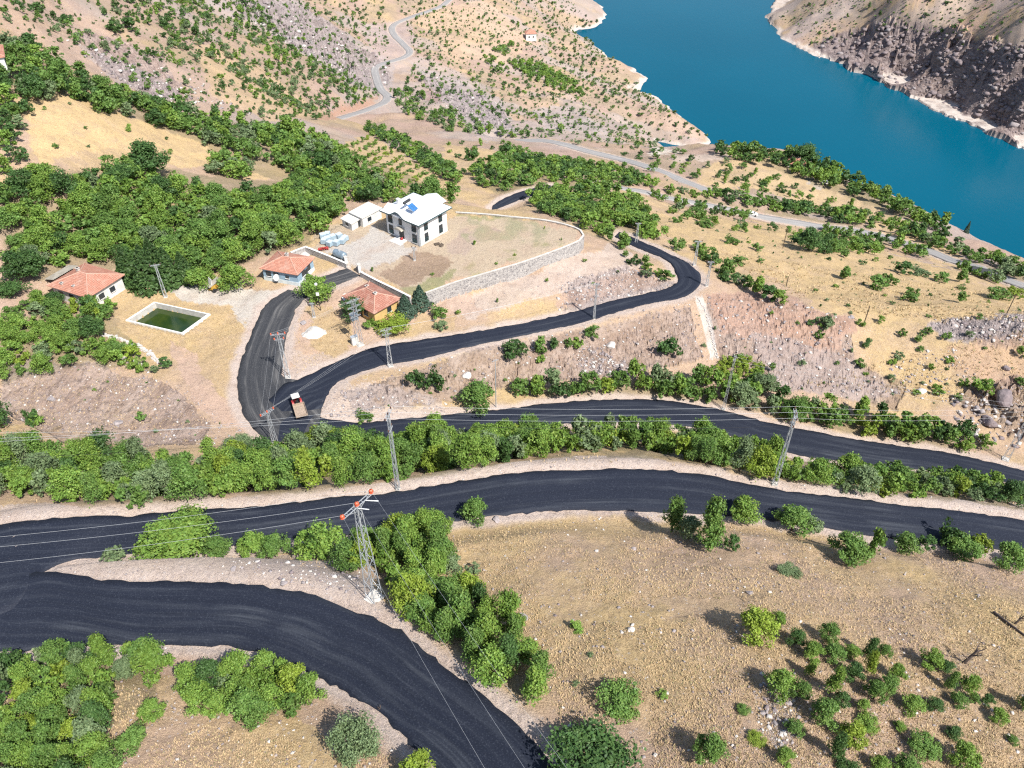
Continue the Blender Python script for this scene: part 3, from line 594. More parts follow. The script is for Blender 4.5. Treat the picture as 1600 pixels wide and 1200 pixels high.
M['bag_top'] = simple('white_wrap', (.50, .56, .60), .5, .15, 2.)
M['yellow'] = simple('faded_yellow_paint', (.50, .30, .045), .6, .3, 2.)
M['panel_blue'] = simple('solar_glass', (.05, .17, .40), .12, .2, 2.)
M['stone_pale'] = simple('pale_stone', (.58, .54, .51), .95, .25, 2.0, bmp=.5)
M['stone_grey'] = simple('grey_stone', (.34, .30, .30), .95, .35, 1.6, bmp=.6)
M['stone_dark'] = simple('mauve_stone', (.25, .205, .21), .95, .35, 1.6, bmp=.6)
M['bark'] = simple('bark', (.12, .09, .07), .95, .3, 4., bmp=.4)
M['dead_wood'] = simple('dead_wood', (.105, .08, .07), .95, .35, 4., bmp=.4)
M['gravel'] = simple('white_gravel', (.55, .515, .48), .95, .22, 3., bmp=.6)
def tile_mat(name, a, b2):
    m, nt, b = new_mat(name); o = nd(nt, 'TexCoord').outputs['Object']; uv = nd(nt, 'UVMap').outputs[0]
    bk = nd(nt, 'TexBrick', {'Vector': uv, 'Color1': (*a, 1), 'Color2': (*b2, 1), 'Mortar': (*[x * .4 for x in a], 1), 'Scale': 1.0, 'Mortar Size': .035, 'Bias': .1, 'Brick Width': .3, 'Row Height': .36})
    n1 = noise(nt, o, .7, 5, .6); n2 = noise(nt, o, 5., 3, .6)
    c = mixc(nt, mul(nt, ramp(nt, n1, .45, .75), .55), bk.outputs['Color'], (.50, .36, .29)); c = mixc(nt, mul(nt, ramp(nt, n2, .5, .34), .5), c, [x * .5 for x in a])
    nt.links.new(c, b.inputs['Base Color']); b.inputs['Roughness'].default_value = .85
    nt.links.new(bump(nt, bk.outputs['Fac'], .6, -.06), b.inputs['Normal']); return m
M['tile'] = tile_mat('terracotta_tiles', (.47, .20, .135), (.57, .27, .19)); M['tile_dark'] = tile_mat('aged_terracotta_tiles', (.38, .155, .11), (.47, .22, .16))
def stone_wall_mat():
    m, nt, b = new_mat('rubble_masonry'); o = nd(nt, 'TexCoord').outputs['Object']
    v = nd(nt, 'TexVoronoi', {'Vector': o, 'Scale': 2.3, 'Randomness': .9}); e = nd(nt, 'TexVoronoi', {'Vector': o, 'Scale': 2.3, 'Randomness': .9}, feature='DISTANCE_TO_EDGE')
    vc = nd(nt, 'SeparateColor', {'Color': v.outputs['Color']})
    c = mixc(nt, vc.outputs[0], (.19, .18, .185), (.38, .365, .355)); c = mixc(nt, ramp(nt, e.outputs['Distance'], .07, .02), c, (.50, .47, .44))
    nt.links.new(c, b.inputs['Base Color']); b.inputs['Roughness'].default_value = .95; nt.links.new(bump(nt, e.outputs['Distance'], .6, .2), b.inputs['Normal']); return m
M['masonry'] = stone_wall_mat()

def uv_slope(o):
    """roof-tile coordinates: along the eave and up the slope, in metres"""
    me = o.data; uvl = me.uv_layers.new(name='UVMap')
    for p in me.polygons:
        nrm = p.normal; ax = Vector((0, 0, 1)).cross(nrm); ax = ax.normalized() if ax.length > 1e-4 else Vector((1, 0, 0)); up = nrm.cross(ax)
        for li in p.loop_indices:
            q = me.vertices[me.loops[li].vertex_index].co; uvl.data[li].uv = (q.dot(ax), q.dot(up))
def window(par, c, n_ang, w, h, frame='dark_frame', bars=(1, 0), depth=.10, balcony=False):
    """window: frame with glazing bars, pane a sub-part; c = centre on the wall, n_ang = heading of the outward normal"""
    Mx = Matrix.Translation(Vector(c)) @ Matrix.Rotation(n_ang, 4, 'Z'); f = MB(); t = .08
    def bx(y, z, dy, dz, x=.0, dx=depth): f.box((x, y, z), (dx, dy, dz), M4=Mx)
    bx(-w / 2 + t / 2, 0, t, h); bx(w / 2 - t / 2, 0, t, h); bx(0, h / 2 - t / 2, w - 2 * t, t); bx(0, -h / 2 + t / 2, w - 2 * t, t)
    for k in range(bars[0]): bx(-w / 2 + w * (k + 1) / (bars[0] + 1), 0, .06, h - 2 * t, 0, depth * .8)
    for k in range(bars[1]): bx(0, -h / 2 + h * (k + 1) / (bars[1] + 1), w - 2 * t, .06, 0, depth * .7)
    o = f.build('window', M[frame], par)
    g = MB(); g.box((.0, 0, 0), (depth * .4, w - 2 * t, h - 2 * t), M4=Mx); g.build('pane', M['glass'], o)
    s = MB(); s.box((.07, 0, -h / 2 - .05), (.2, w + .2, .08), M4=Mx); s.build('sill', M['white_conc'], o)
    if balcony:
        r = MB()
        for k in range(9): r.box((.14, -w / 2 + w * k / 8, -h / 2 + .45), (.03, .03, .9), M4=Mx)
        r.box((.14, 0, -h / 2 + .92), (.05, w + .1, .05), M4=Mx); r.build('railing', M['teal_trim'], o)
    return o
def door(par, c, n_ang, w, h, mat='dark_frame'):
    Mx = Matrix.Translation(Vector(c)) @ Matrix.Rotation(n_ang, 4, 'Z'); f = MB(); f.box((0, 0, h / 2), (.1, w, h), M4=Mx)
    for k in (-1, 1): f.box((.05, k * w * .22, h * .5), (.04, w * .3, h * .75), M4=Mx)
    o = f.build('door', M[mat], par); g = MB(); g.box((.1, w * .38, h * .48), (.06, .05, .25), M4=Mx); g.build('handle', M['galv'], o)
def hip_house(name, hs, hg, he, over, rise, wall, label, tile='tile', plinth=None):
    c, an, la, lb, ua, ub = hs; zg = ZC - hg; root = empty(name, (c[0], c[1], zg), an); hw = hg - he
    tag(root, label, 'house'); sg = 1 if (ua[0] * ub[1] - ua[1] * ub[0]) > 0 else -1
    X, Y = la / 2 - over, lb / 2 - over; w = MB()
    w.quad((-X, -Y, -.4), (X, -Y, -.4), (X, -Y, hw), (-X, -Y, hw)).quad((X, -Y, -.4), (X, Y, -.4), (X, Y, hw), (X, -Y, hw)).quad((X, Y, -.4), (-X, Y, -.4), (-X, Y, hw), (X, Y, hw)).quad((-X, Y, -.4), (-X, -Y, -.4), (-X, -Y, hw), (-X, Y, hw))
    w.build('wall', M[wall], root)
    if plinth:
        p = MB(); t = .06
        for cx, cy, dx, dy in ((0, -Y - t / 2, 2 * X + 2 * t, t), (0, Y + t / 2, 2 * X + 2 * t, t), (X + t / 2, 0, t, 2 * Y), (-X - t / 2, 0, t, 2 * Y)): p.box((cx, cy, plinth / 2 - .3), (dx, dy, plinth + .6))
        p.build('plinth', M['plinth'], root)
    A, B = la / 2, lb / 2; z0, z1 = hw + .02, hw + rise; r = MB()
    if A >= B: e = [(-(A - B) - .1, 0, z1), (A - B + .1, 0, z1)]
    else: e = [(0, -(B - A) - .1, z1), (0, B - A + .1, z1)]
    q = [(-A, -B, z0), (A, -B, z0), (A, B, z0), (-A, B, z0)]
    if A >= B: r.quad(q[0], q[1], e[1], e[0]).quad(q[1], q[2], e[1]).quad(q[2], q[3], e[0], e[1]).quad(q[3], q[0], e[0])
    else: r.quad(q[0], q[1], e[0]).quad(q[1], q[2], e[1], e[0]).quad(q[2], q[3], e[1]).quad(q[3], q[0], e[0], e[1])
    r.quad(*[(x, y, z - .14) for x, y, z in q[::-1]])
    for i in range(4): a, b = q[i - 1], q[i]; r.quad((a[0], a[1], a[2] - .14), (b[0], b[1], b[2] - .14), b, a)
    ro = r.build('roof', M[tile], root); uv_slope(ro)
    k = MB(); k.tube(e[0], e[1], .13, n=8)
    for i in range(4):
        tgt = min(e, key=lambda s: (Vector(s) - Vector(q[i])).length); k.tube(Vector(q[i]) + Vector((0, 0, .05)), tgt, .11, n=8)
    k.build('ridge_tiles', simple('pale_ridge_tile', (.56, .33, .25), .85, .25, 3.), ro)
    return root, X, Y, hw, sg, ro
def chimney(par, x, y, z, h=.9, w=.55):
    m = MB(); m.box((x, y, z + h / 2), (w, w, h)).box((x, y, z + h + .05), (w + .18, w + .18, .1)); o = m.build('chimney', M['concrete'], par)
    m = MB(); m.box((x, y, z + h + .14), (w * .6, w * .6, .08)); m.build('flue', M['black'], o)
def dish(loc, label, size=.9, az=2.4):
    root = empty('satellite_dish', loc, az); tag(root, label, 'satellite dish'); m = MB(); R = size
    m.lathe([(.02, .0), (R * .4, R * .06), (R * .75, R * .2), (R, R * .36)], (0, 0, 0), 18, 0, 'X'); o = m.build('reflector', M['white_wall'], root, True); o.location = (0, 0, 1.5); o.rotation_euler = (0, -.6, 0)
    m = MB(); m.tube((-.05, 0, 0), (-.05, 0, 1.5), .05); m.build('mast', M['galv'], root)
    m = MB(); m.tube((0, 0, -R * .8), (R * .9, 0, -.1), .025).tube((R * .9, 0, -.1), (R * .75, 0, 0), .07); m.build('feed_arm', M['galv'], o)
# --- left house with lean-to
h, X, Y, hw, sg, ro = hip_house('village_house', HS_LEFT, 91.2, 87.8, .6, 1.75, 'old_white', 'whitewashed house with hipped terracotta roof and sheet lean-to, left of the green pool', 'tile')
def right_face(hs_, t, z): return (-hs_[1] + 2 * hs_[1] * t, -(hs_[2] + .03) * hs_[4], z), -math.pi / 2 * hs_[4]      # wall F-R
def left_face(hs_, t, z): return (-(hs_[1] + .03), (-hs_[2] + 2 * hs_[2] * t) * hs_[4], z), math.pi                        # wall F-L
T_ = (h, X, Y, hw, sg)
for t in (.33, .66): window(h, *right_face(T_, t, 1.7), 1.3, 1.15, bars=(1, 0))
for t in (.2, .5, .8): window(h, *left_face(T_, t, 1.8), 1.2, 1.1)
chimney(ro, X * .15, Y * .45 * sg, hw + 1.0)
chimney(ro, -X * .85, Y * .5 * sg, hw + .15, .6, .45); chimney(ro, -X * .8, -Y * .1, hw + .2, .55, .4)
m = MB(); q = [(-X * .7, (Y + .6) * sg, hw + .25), (X * .75, (Y + .6) * sg, hw + .25), (X * .75, (Y + 3.6) * sg, hw - .35), (-X * .7, (Y + 3.6) * sg, hw - .35)]
n_ = 14
for k in range(n_):
    a, b = k / n_, (k + 1) / n_; mid = (a + b) / 2
    P = lambda s, e, dz: tuple(np.array(q[0 if e == 0 else 3]) * (1 - s) + np.array(q[1 if e == 0 else 2]) * s + np.array([0, 0, dz]))
    m.quad(P(a, 0, 0), P(mid, 0, .07), P(mid, 1, .07), P(a, 1, 0)); m.quad(P(mid, 0, .07), P(b, 0, 0), P(b, 1, 0), P(mid, 1, .07))
lt = m.build('lean_to_roof', M['sheet'], h)
for x in (-X * .65, 0, X * .7): m = MB(); m.box((x, (Y + 3.3) * sg, (hw - .4) / 2 - .2), (.14, .14, hw - .1)); m.build('lean_to_post', M['wood'], h)
# --- blue house
h, X, Y, hw, sg, ro = hip_house('village_house', HS_BLUE, 92.0, 88.9, .45, 1.5, 'blue_wall', 'pale blue house with hipped terracotta roof and white plinth beside the asphalt', 'tile', .9)
T_ = (h, X, Y, hw, sg)
for t in (.3, .62, .84): window(h, *left_face(T_, t, 1.85), 1.15 if t > .3 else .8, 1.2 if t > .3 else .7)
for t in (.35, .7): window(h, *right_face(T_, t, 1.8), 1.2, 1.2)
door(h, *right_face(T_, .52, .1), 1.0, 2.1)
chimney(ro, X * .2, Y * .05, hw + .95, .9)
# --- yellow house
h, X, Y, hw, sg, ro = hip_house('village_house', HS_YEL, 92.9, 89.9, .55, 1.75, 'yellow_wall', 'ochre yellow house with weathered terracotta hip roof under the low boundary wall', 'tile_dark')
T_ = (h, X, Y, hw, sg)
for t in (.3, .7): window(h, *left_face(T_, t, 1.7), 1.2, 1.3)
window(h, *right_face(T_, .6, 1.7), 1.1, 1.2); door(h, *left_face(T_, .5, .05), 1.0, 2.1)
chimney(ro, -X * .05, -Y * .35 * sg, hw + .95, .9); chimney(ro, X * .3, Y * .55 * sg, hw + .5, .8, .5)
# --- white two-storey building
c, an, la, lb, ua, ub = HS_WHITE; zg = ZC - HYARD; hw = 6.0; root = empty('municipal_building', (c[0], c[1], zg), an)
tag(root, 'large white two storey building with white roof, teal eaves and rooftop solar heater', 'building')
sg = 1 if (ua[0] * ub[1] - ua[1] * ub[0]) > 0 else -1; ov = .95; X, Y = la / 2 - ov, lb / 2 - ov; A, B = la / 2, lb / 2; T_ = (root, X, Y, hw, sg)
w = MB(); w.box((0, 0, hw / 2 - .2), (2 * X, 2 * Y, hw + .4)); w.box((X + .9, -Y * .02, hw / 2 - .2), (1.8, Y * .95, hw + .4))
ARC = .14 * lb * sg * -1; yc = (-Y + 2 * Y * .56) * sg
def arch(y): return 1.15 * math.cos(min(1, abs(y - yc) / 2.7) * math.pi / 2) ** 2
ys = np.linspace(yc - 2.7, yc + 2.7, 19)
for a, b in zip(ys[:-1], ys[1:]): w.quad((-X, a, hw), (-X, b, hw), (-X, b, hw + arch(b)), (-X, a, hw + arch(a)))
w.build('wall', M['white_wall'], root)
z0, z1 = hw + .02, hw + 1.9; r = MB(); q = [(-A, -B, z0), (A, -B, z0), (A, B, z0), (-A, B, z0)]
e = [(-(A - B) - .3, 0, z1), (A - B + .3, 0, z1)] if A >= B else [(0, -(B - A) - .3, z1), (0, B - A + .3, z1)]
if A >= B: r.quad(q[0], q[1], e[1], e[0]).quad(q[1], q[2], e[1]).quad(q[2], q[3], e[0], e[1]).quad(q[3], q[0], e[0])
else: r.quad(q[0], q[1], e[0]).quad(q[1], q[2], e[1], e[0]).quad(q[2], q[3], e[1]).quad(q[3], q[0], e[0], e[1])
r.quad(*[(x, y, z - .16) for x, y, z in q[::-1]])
for a, b in zip(ys[:-1], ys[1:]):
    za, zb = z0 + .03 + arch(a), z0 + .03 + arch(b)
    r.quad((-A - .02, a, za), (-A - .02, b, zb), (-A + 5., b, zb), (-A + 5., a, za))
gw = Y * .5 + .5; xo = X + 1.8 + .7                                  # gabled wing roof on the far side
r.quad((A - 4, -gw, z0 + .02), (xo, -gw, z0 + .02), (xo, 0, z0 + 1.15), (A - 4, 0, z0 + 1.15)).quad((A - 4, gw, z0 + .02), (A - 4, 0, z0 + 1.15), (xo, 0, z0 + 1.15), (xo, gw, z0 + .02)).quad((xo, -gw, z0 + .02), (xo, gw, z0 + .02), (xo, 0, z0 + 1.15))
yb = (B + .05) * sg; r.quad((-A * .75, yb, z0 + .02), (-A * .5, yb, z0 + .8), (-A * .5, yb - 3 * sg, z0 + .8), (-A * .75, yb - 3 * sg, z0 + .02)).quad((-A * .25, yb, z0 + .02), (-A * .5, yb, z0 + .8), (-A * .5, yb - 3 * sg, z0 + .8), (-A * .25, yb - 3 * sg, z0 + .02)).quad((-A * .75, yb, z0 + .02), (-A * .25, yb, z0 + .02), (-A * .5, yb, z0 + .8))
ro = r.build('roof', M['white_roof'], root)
f = MB(); t = .07
for i in range(4):
    a, b = Vector(q[i - 1]), Vector(q[i]); d = (b - a).normalized(); n_ = Vector((d.y, -d.x, 0)) * (t / 2 + .01)
    if i != 0: f.box((a + b) / 2 + n_ - Vector((0, 0, .1)), ((b - a).length, t, .3), rz=math.atan2(d.y, d.x))
yy = sorted([-B, B] + list(ys))
for a, b in zip(yy[:-1], yy[1:]):
    za, zb = z0 + arch(a) + .05, z0 + arch(b) + .05
    f.quad((-A - .09, a, za - .36), (-A - .09, b, zb - .36), (-A - .09, b, zb), (-A - .09, a, za)); f.quad((-A, a, za - .36), (-A, b, zb - .36), (-A - .09, b, zb - .36), (-A - .09, a, za - .36))
f.build('fascia', M['teal_trim'], ro)
for t in (.15, .87):
    for z in (1.55, 4.35): window(root, *left_face(T_, t, z), 1.35, 2.1, bars=(2, 1), balcony=True)
for t in (.24, .76):
    for z in (1.55, 4.35): window(root, *right_face(T_, t, z), 1.25, 2.1, bars=(2, 1), balcony=True)
window(root, *left_face(T_, .56, 4.4), 1.0, 1.5)
cc, aa = left_face(T_, .55, .1); door(root, cc, aa, 1.5, 2.4)
m = MB()
for k in range(8):
    a0, a1 = math.pi * k / 8, math.pi * (k + 1) / 8
    P = lambda a, d: (cc[0] - d, cc[1] + 1.2 * math.cos(a), 2.75 + .55 * math.sin(a))
    m.quad(P(a0, 0), P(a1, 0), P(a1, 1.2), P(a0, 1.2)); m.quad(P(a0, 1.2), P(a1, 1.2), (cc[0] - 1.2, cc[1], 2.75))
m.build('door_canopy', M['sheet'], root)
m = MB(); m.box((cc[0] - .9, cc[1], .12), (1.8, 3.2, .3)).box((cc[0] - 2.1, cc[1], .05), (.8, 3.6, .16)); m.build('entrance_steps', M['white_conc'], root)
m = MB(); m.tube((-X - .12, (-Y + .15) * sg, -.1), (-X - .12, (-Y + .15) * sg, hw), .06).tube((-X + .1, (-Y - .12) * sg, -.1), (-X + .1, (-Y - .12) * sg, hw), .06); m.build('downpipe', M['grey_metal'], root)
for t, z in ((.38, 4.9), (.42, 2.2), (.3, 2.0), (.36, 4.6)): pass
m = MB(); m.box((-A * .3, B * .62 * sg, hw + 1.3), (.6, .6, 1.3)); m.box((-A * .3, B * .62 * sg, hw + 2.0), (.8, .8, .12)); m.build('chimney', M['white_wall'], ro)
# solar water heater on the roof slope
sp = at(643, 327, 85 - 1.5); sr = empty('solar_water_heater', sp, an + .1); tag(sr, 'solar water heater with blue panel and dark tank on the white roof', 'solar heater')
m = MB(); Mx = Matrix.Rotation(-.6 * sg if False else .0, 4, 'X')
m.box((0, 0, .75), (.85, 1.9, .08), M4=Matrix.Translation((-.46, 0, 0))).box((0, 0, .75), (.85, 1.9, .08), M4=Matrix.Translation((.46, 0, 0))); o = m.build('collector_panel', M['panel_blue'], sr); o.rotation_euler = (.55, 0, 0)
m = MB(); m.lathe([(.0, -1.1), (.3, -1.1), (.33, -.9), (.33, .9), (.3, 1.1), (0, 1.1)], (0, 1.2, 1.6), 12, 0, 'X'); m.build('tank', M['dark_frame'], sr, True)
m = MB()
for x in (-1., 1.):
    m.tube((x, 1.2, -.6), (x, 1.2, 1.4), .04).tube((x, -1., -.6), (x, -1., .3), .04).tube((x, -1., .25), (x, 1.2, 1.35), .04)
m.build('stand', M['galv'], sr)
# --- annex: two flat-roofed blocks
root = None
def block(par, q, h, zt, zb, roof_over=.25):
    q = [np.array(p[:2]) for p in q]; c = sum(q) / 4; m = MB(); t = MB()
    for i in range(4): a, b = q[i - 1], q[i]; m.quad((*a, zb), (*b, zb), (*b, zt), (*a, zt))
    qq = [p + (p - c) / np.linalg.norm(p - c) * roof_over * 1.4 for p in q]
    for i in range(4): a, b = qq[i - 1], qq[i]; t.quad((*a, zt), (*b, zt), (*b, zt + .22), (*a, zt + .22))
    t.quad(*[(*p, zt + .22) for p in qq]); t.quad(*[(*p, zt) for p in qq])
    return m.build('wall', M['old_white'], par), t.build('roof', M['flat_roof'], par), qq
PA = at([566, 595, 575, 547], [340, 325, 316, 331], [88.4] * 4); PB = at([549, 565, 550, 534], [349, 339, 331, 341], [89.0] * 4)
o0 = PA.mean(0); o0[2] = ZC - 91; root = empty('annex_building', o0); tag(root, 'low white flat roofed annex of two stepped blocks behind the white building', 'building')
for q, zt in ((PA, 91 - 88.4 - .22), (PB, 91 - 89.0 - .22)):
    q = q.copy(); q[:, :2] -= o0[:2]; block(root, q, 0, zt, -.5)
    a, b = q[0][:2], q[1][:2]; d = (b - a) / np.linalg.norm(b - a); n_ = np.array([d[1], -d[0]]); ang = math.atan2(n_[1], n_[0])
    if zt > 2.2: p = a + d * np.linalg.norm(b - a) * .35 + n_ * .03; window(root, (*p, 1.35), ang, 1.2, 1.0)
    else: p = a + d * np.linalg.norm(b - a) * .72 + n_ * .03; door(root, (*p, 0.), ang, .95, 1.75)
    a, b = q[3][:2], q[0][:2]; d = (b - a) / np.linalg.norm(b - a); n_ = np.array([d[1], -d[0]]); p = a + d * np.linalg.norm(b - a) * .5 + n_ * .03
    if zt > 2.2: pass
    else: window(root, (*p, 1.1), math.atan2(n_[1], n_[0]), 1.0, .7)
# --- far houses
def far_house(u, v, hh, w_, d_, hgt, rise, rz, label, tile='tile', wall='old_white', cat='house'):
    p = at(u, v, hh); z = float(H(p[0], p[1])) if hh > 0 else 0; hs = (p[:2], rz, w_, d_, np.array([math.cos(rz), math.sin(rz)]), np.array([-math.sin(rz), math.cos(rz)]))
    h, X, Y, hw, sg, ro = hip_house('village_house', hs, ZC - z, ZC - z - hgt, .5, rise, wall, label, tile); T_ = (h, X, Y, hw, sg)
    for t in (.3, .7): window(h, *right_face(T_, t, hgt * .55), w_ * .12, 1.3); window(h, *left_face(T_, t, hgt * .55), 1.2, 1.3)
    chimney(ro, X * .2, Y * .2, hw + rise * .55)
g = ground([829, -30, 1243], [62, 112, 262])
def gh(i): u, v, _ = project(g[i]); return float(u), float(v), ZC - g[i][2]
far_house(*gh(0), 11, 9, 6.5, 3.0, .15, 'small distant house with red roof and white walls on the far ridge', 'tile')
far_house(*gh(1), 14, 11, 4.2, 2.6, .5, 'house with bright terracotta roof among trees at the left edge', 'tile')
far_house(*gh(2), 9, 8, 3.2, 1.8, -.4, 'half hidden pink roofed house under a large dark tree by the lake', 'tile')
# ------------------------------------------------------------------ walls, pool, yard clutter
def wall_along(name, pix, h0, height, thick, mat, cap, label, foot=None, cat='wall'):
    P = at([p[0] for p in pix], [p[1] for p in pix], [h0] * len(pix)); P = resample(P, 1.5); zt = P[0, 2]
    t = np.gradient(P[:, :2], axis=0); t /= np.linalg.norm(t, axis=1)[:, None]; n_ = np.stack([-t[:, 1], t[:, 0]], -1) * thick / 2
    root = empty(name, (P[0, 0], P[0, 1], zt - height)); tag(root, label, cat); o = np.array([P[0, 0], P[0, 1], zt - height])
    def strip(hw, zb, ztop):
        m = MB(); A = np.column_stack([P[:, :2] + n_ * hw, np.zeros(len(P))]) - o; B = np.column_stack([P[:, :2] - n_ * hw, np.zeros(len(P))]) - o
        for i in range(len(P) - 1):
            a, a2, b, b2 = A[i][:2], A[i + 1][:2], B[i][:2], B[i + 1][:2]; z_, z2 = (zb[i], zb[i + 1]) if hasattr(zb, '__len__') else (zb, zb)
            m.quad((*a, ztop), (*a2, ztop), (*b2, ztop), (*b, ztop)); m.quad((*a, z_), (*a2, z2), (*a2, ztop), (*a, ztop)); m.quad((*b, ztop), (*b2, ztop), (*b2, z2), (*b, z_))
        for i in (0, len(P) - 1):
            z_ = zb[i] if hasattr(zb, '__len__') else zb; m.quad((*A[i][:2], z_), (*B[i][:2], z_), (*B[i][:2], ztop), (*A[i][:2], ztop))
        return m
    if foot: zb = np.minimum(np.minimum(H(P[:, 0] + n_[:, 0] * 6, P[:, 1] + n_[:, 1] * 6), H(P[:, 0] - n_[:, 0] * 6, P[:, 1] - n_[:, 1] * 6)), zt - height) - .6 - o[2]
    else: zb = np.full(len(P), -.6)
    strip(1, zb, height - .12).build('wall_body', M[mat], root); strip(1.15, height - .12, height).build('coping', M[cap], root)
    return P
wall_along('retaining_wall', WALLTOP, HYARD - .3, .4, .38, 'masonry', 'concrete', 'long curved stone retaining wall with pale coping holding up the garden', True)
wall_along('boundary_wall', [(454,394),(466,389),(477,385),(490,390),(515,400),(541,411)], HYARD - .5, 1.0, .4, 'masonry', 'white_conc', 'low L-shaped stone wall with white coping behind the blue house', True)
wall_along('boundary_wall', [(563,424),(590,438),(615,450),(641,463)], HYARD - .5, 1.0, .4, 'masonry', 'white_conc', 'straight low stone wall with white coping above the yellow house', True)
for u, v, lb_ in ((541, 413, 'white gate pillar nearer the grey tank'), (562, 425, 'white gate pillar nearer the yellow house')):
    p = at(u, v, HYARD + .6); r = empty('gate_pillar', p, .5); tag(r, lb_, 'gate pillar', 'gate pillars at the yard entrance'); m = MB(); m.box((0, 0, .9), (.55, .55, 2.0)); m.build('shaft', M['white_conc'], r); m = MB(); m.box((0, 0, 1.97), (.75, .75, .14)); m.build('cap', M['concrete'], r)
# pool
o0 = POOLC.mean(0); o0[2] = ZC - 92.1; root = empty('irrigation_pool', o0); tag(root, 'square concrete irrigation pool full of green water with white rim', 'pool')
q = POOLC[:, :2] - o0[:2]; qi = q * .925; m = MB()
for i in range(4):
    a, b, c_, d_ = q[i - 1], q[i], qi[i], qi[i - 1]
    m.quad((*a, .3), (*b, .3), (*c_, .3), (*d_, .3)); m.quad((*a, -.5), (*b, -.5), (*b, .3), (*a, .3))
m.build('rim', M['white_conc'], root)
m = MB()
for i in range(4): a, b = qi[i - 1] * .999, qi[i] * .999; m.quad((*a, .29), (*b, .29), (*b, -2.), (*a, -2.))
m.build('inner_wall', M['concrete'], root)
wm, nt, b = new_mat('green_pool_water'); n_ = noise(nt, pos(nt), .35, 4, .6); nt.links.new(mixc(nt, ramp(nt, n_, .35, .65), (.016, .036, .010), (.034, .055, .010)), b.inputs['Base Color']); b.inputs['Roughness'].default_value = .12; nt.links.new(bump(nt, noise(nt, pos(nt), 3., 3), .1, .03), b.inputs['Normal'])
m = MB(); m.quad(*[(*p, -1.0) for p in qi * .998]); m.build('water_surface', wm, root)
# stones and heaps
def rock_mesh(name, mat, seed, sub=2, rough=.28, flat=.7):
    import bmesh
    bm = bmesh.new(); bmesh.ops.create_icosphere(bm, subdivisions=sub, radius=1.0); r = random.Random(seed); o = [r.uniform(0, 50) for _ in range(3)]
    cuts = [(Vector((r.uniform(-1, 1), r.uniform(-1, 1), r.uniform(-1, 1))).normalized(), r.uniform(.5, .85)) for _ in range(7)]
    for v in bm.verts:
        c_ = v.co.copy()
        for nn, d in cuts:
            k = c_.dot(nn)
            if k > d: c_ -= nn * (k - d) * .85
        f = 1 + rough * (float(fbm(np.array([c_.x * 1.7 + o[0]]), np.array([c_.y * 1.7 + c_.z * 1.3 + o[1]]), seed, 3)[0]) - .5) * 2
        v.co = Vector((c_.x * f, c_.y * f, c_.z * f * flat))
    me_ = bpy.data.meshes.new(name); bm.to_mesh(me_); bm.free(); me_.materials.append(mat); return me_
def boulder(u, v, w, label, mat='stone_grey', seed=1, asp=.8):
    p = ground(u, v)[0]; d = float(project(p)[2]); r = w / FPX * d / 2; o = link('boulder', rock_mesh('boulder', M[mat], seed, 3)); o.location = (p[0], p[1], p[2] + r * .2); o.scale = (r, r * asp, r * .8); o.rotation_euler = (0, 0, seed); tag(o, label, 'boulder', 'boulders lying on the dry slopes')
BOUL = [(816,966,19,'rounded mauve boulder beside the row of trees below the pylon','stone_grey',3),(986,985,13,'small pale boulder alone in the middle of the dry field','stone_pale',4),(776,813,14,'grey boulder on the road edge by the small round tree','stone_grey',5),(990,858,10,'small grey boulder in the dry field below the road','stone_grey',6),(932,862,8,'tiny white stone in the dry field below the road','stone_pale',7),
 (378,712,24,'large pale boulder in the trees below the junction','stone_pale',8),(955,541,18,'flat pale boulder on the slope below the hairpin road','stone_pale',9),(730,588,16,'white boulder by the trees below the hairpin road','stone_pale',10),(474,505,12,'grey boulder near the white gravel heap','stone_grey',11),(1172,928,14,'grey boulder above the round tree in the dry field','stone_grey',12),
 (445,912,14,'grey boulder on the gravel wedge between the two front roads','stone_grey',13),(365,890,12,'pinkish boulder beside the gravel wedge','stone_grey',14),(80,625,14,'flat grey boulder on the slope left of the junction','stone_grey',15),(185,662,16,'pale flat boulder above the roadside trees','stone_grey',16),(1330,497,12,'grey boulder in the golden field','stone_grey',17),
 (90,1064,34,'broad grey boulder among the bushes in the bottom corner','stone_grey',18),(163,1120,22,'dark boulder beside the bush edge in the bottom corner','stone_dark',19),(1570,625,40,'large fractured boulder above the belt road','stone_dark',20),(1545,660,26,'split dark boulder beside the lattice pole','stone_dark',21),(1440,612,14,'white boulder on the slope above the roadside trees','stone_pale',22),(1573,576,14,'dark upright rock in the sandy hollow','stone_dark',23),(79,138,20,'dark boulder at the top of the golden field','stone_dark',24),(318,185,14,'pale rock among the trees beside the golden meadow','stone_pale',25)]
for b in BOUL: boulder(*b)
p = ground(490, 522)[0]; o = link('gravel_heap', None) if False else None
import bmesh
def heap(u, v, w, hgt, mat, name, label, cat, seed=2):
    p = ground(u, v)[0]; r = w / FPX * project(p)[2] / 2; bm = bmesh.new(); N = 46
    vs = [[bm.verts.new((r * 1.25 * (2 * i / N - 1), r * 1.1 * (2 * j / N - 1), 0)) for i in range(N + 1)] for j in range(N + 1)]
    for row in vs:
        for q in row:
            d = math.hypot(q.co.x / r, q.co.y / (r * .9)); nn = float(fbm(np.array([q.co.x * .7 + 9]), np.array([q.co.y * .7 + 5]), seed, 4)[0])
            f = max(0, 1 - d ** 1.5 - .35 + nn * .7); q.co.z = hgt * f - .08 + float(H(p[0] + q.co.x, p[1] + q.co.y)) - p[2] + (nn - .5) * .1
    for j in range(N):
        for i in range(N): bm.faces.new((vs[j][i], vs[j][i + 1], vs[j + 1][i + 1], vs[j + 1][i]))
    me_ = bpy.data.meshes.new(name); bm.to_mesh(me_); bm.free(); me_.materials.append(mat); o = link(name, me_); o.location = p; tag(o, label, cat)
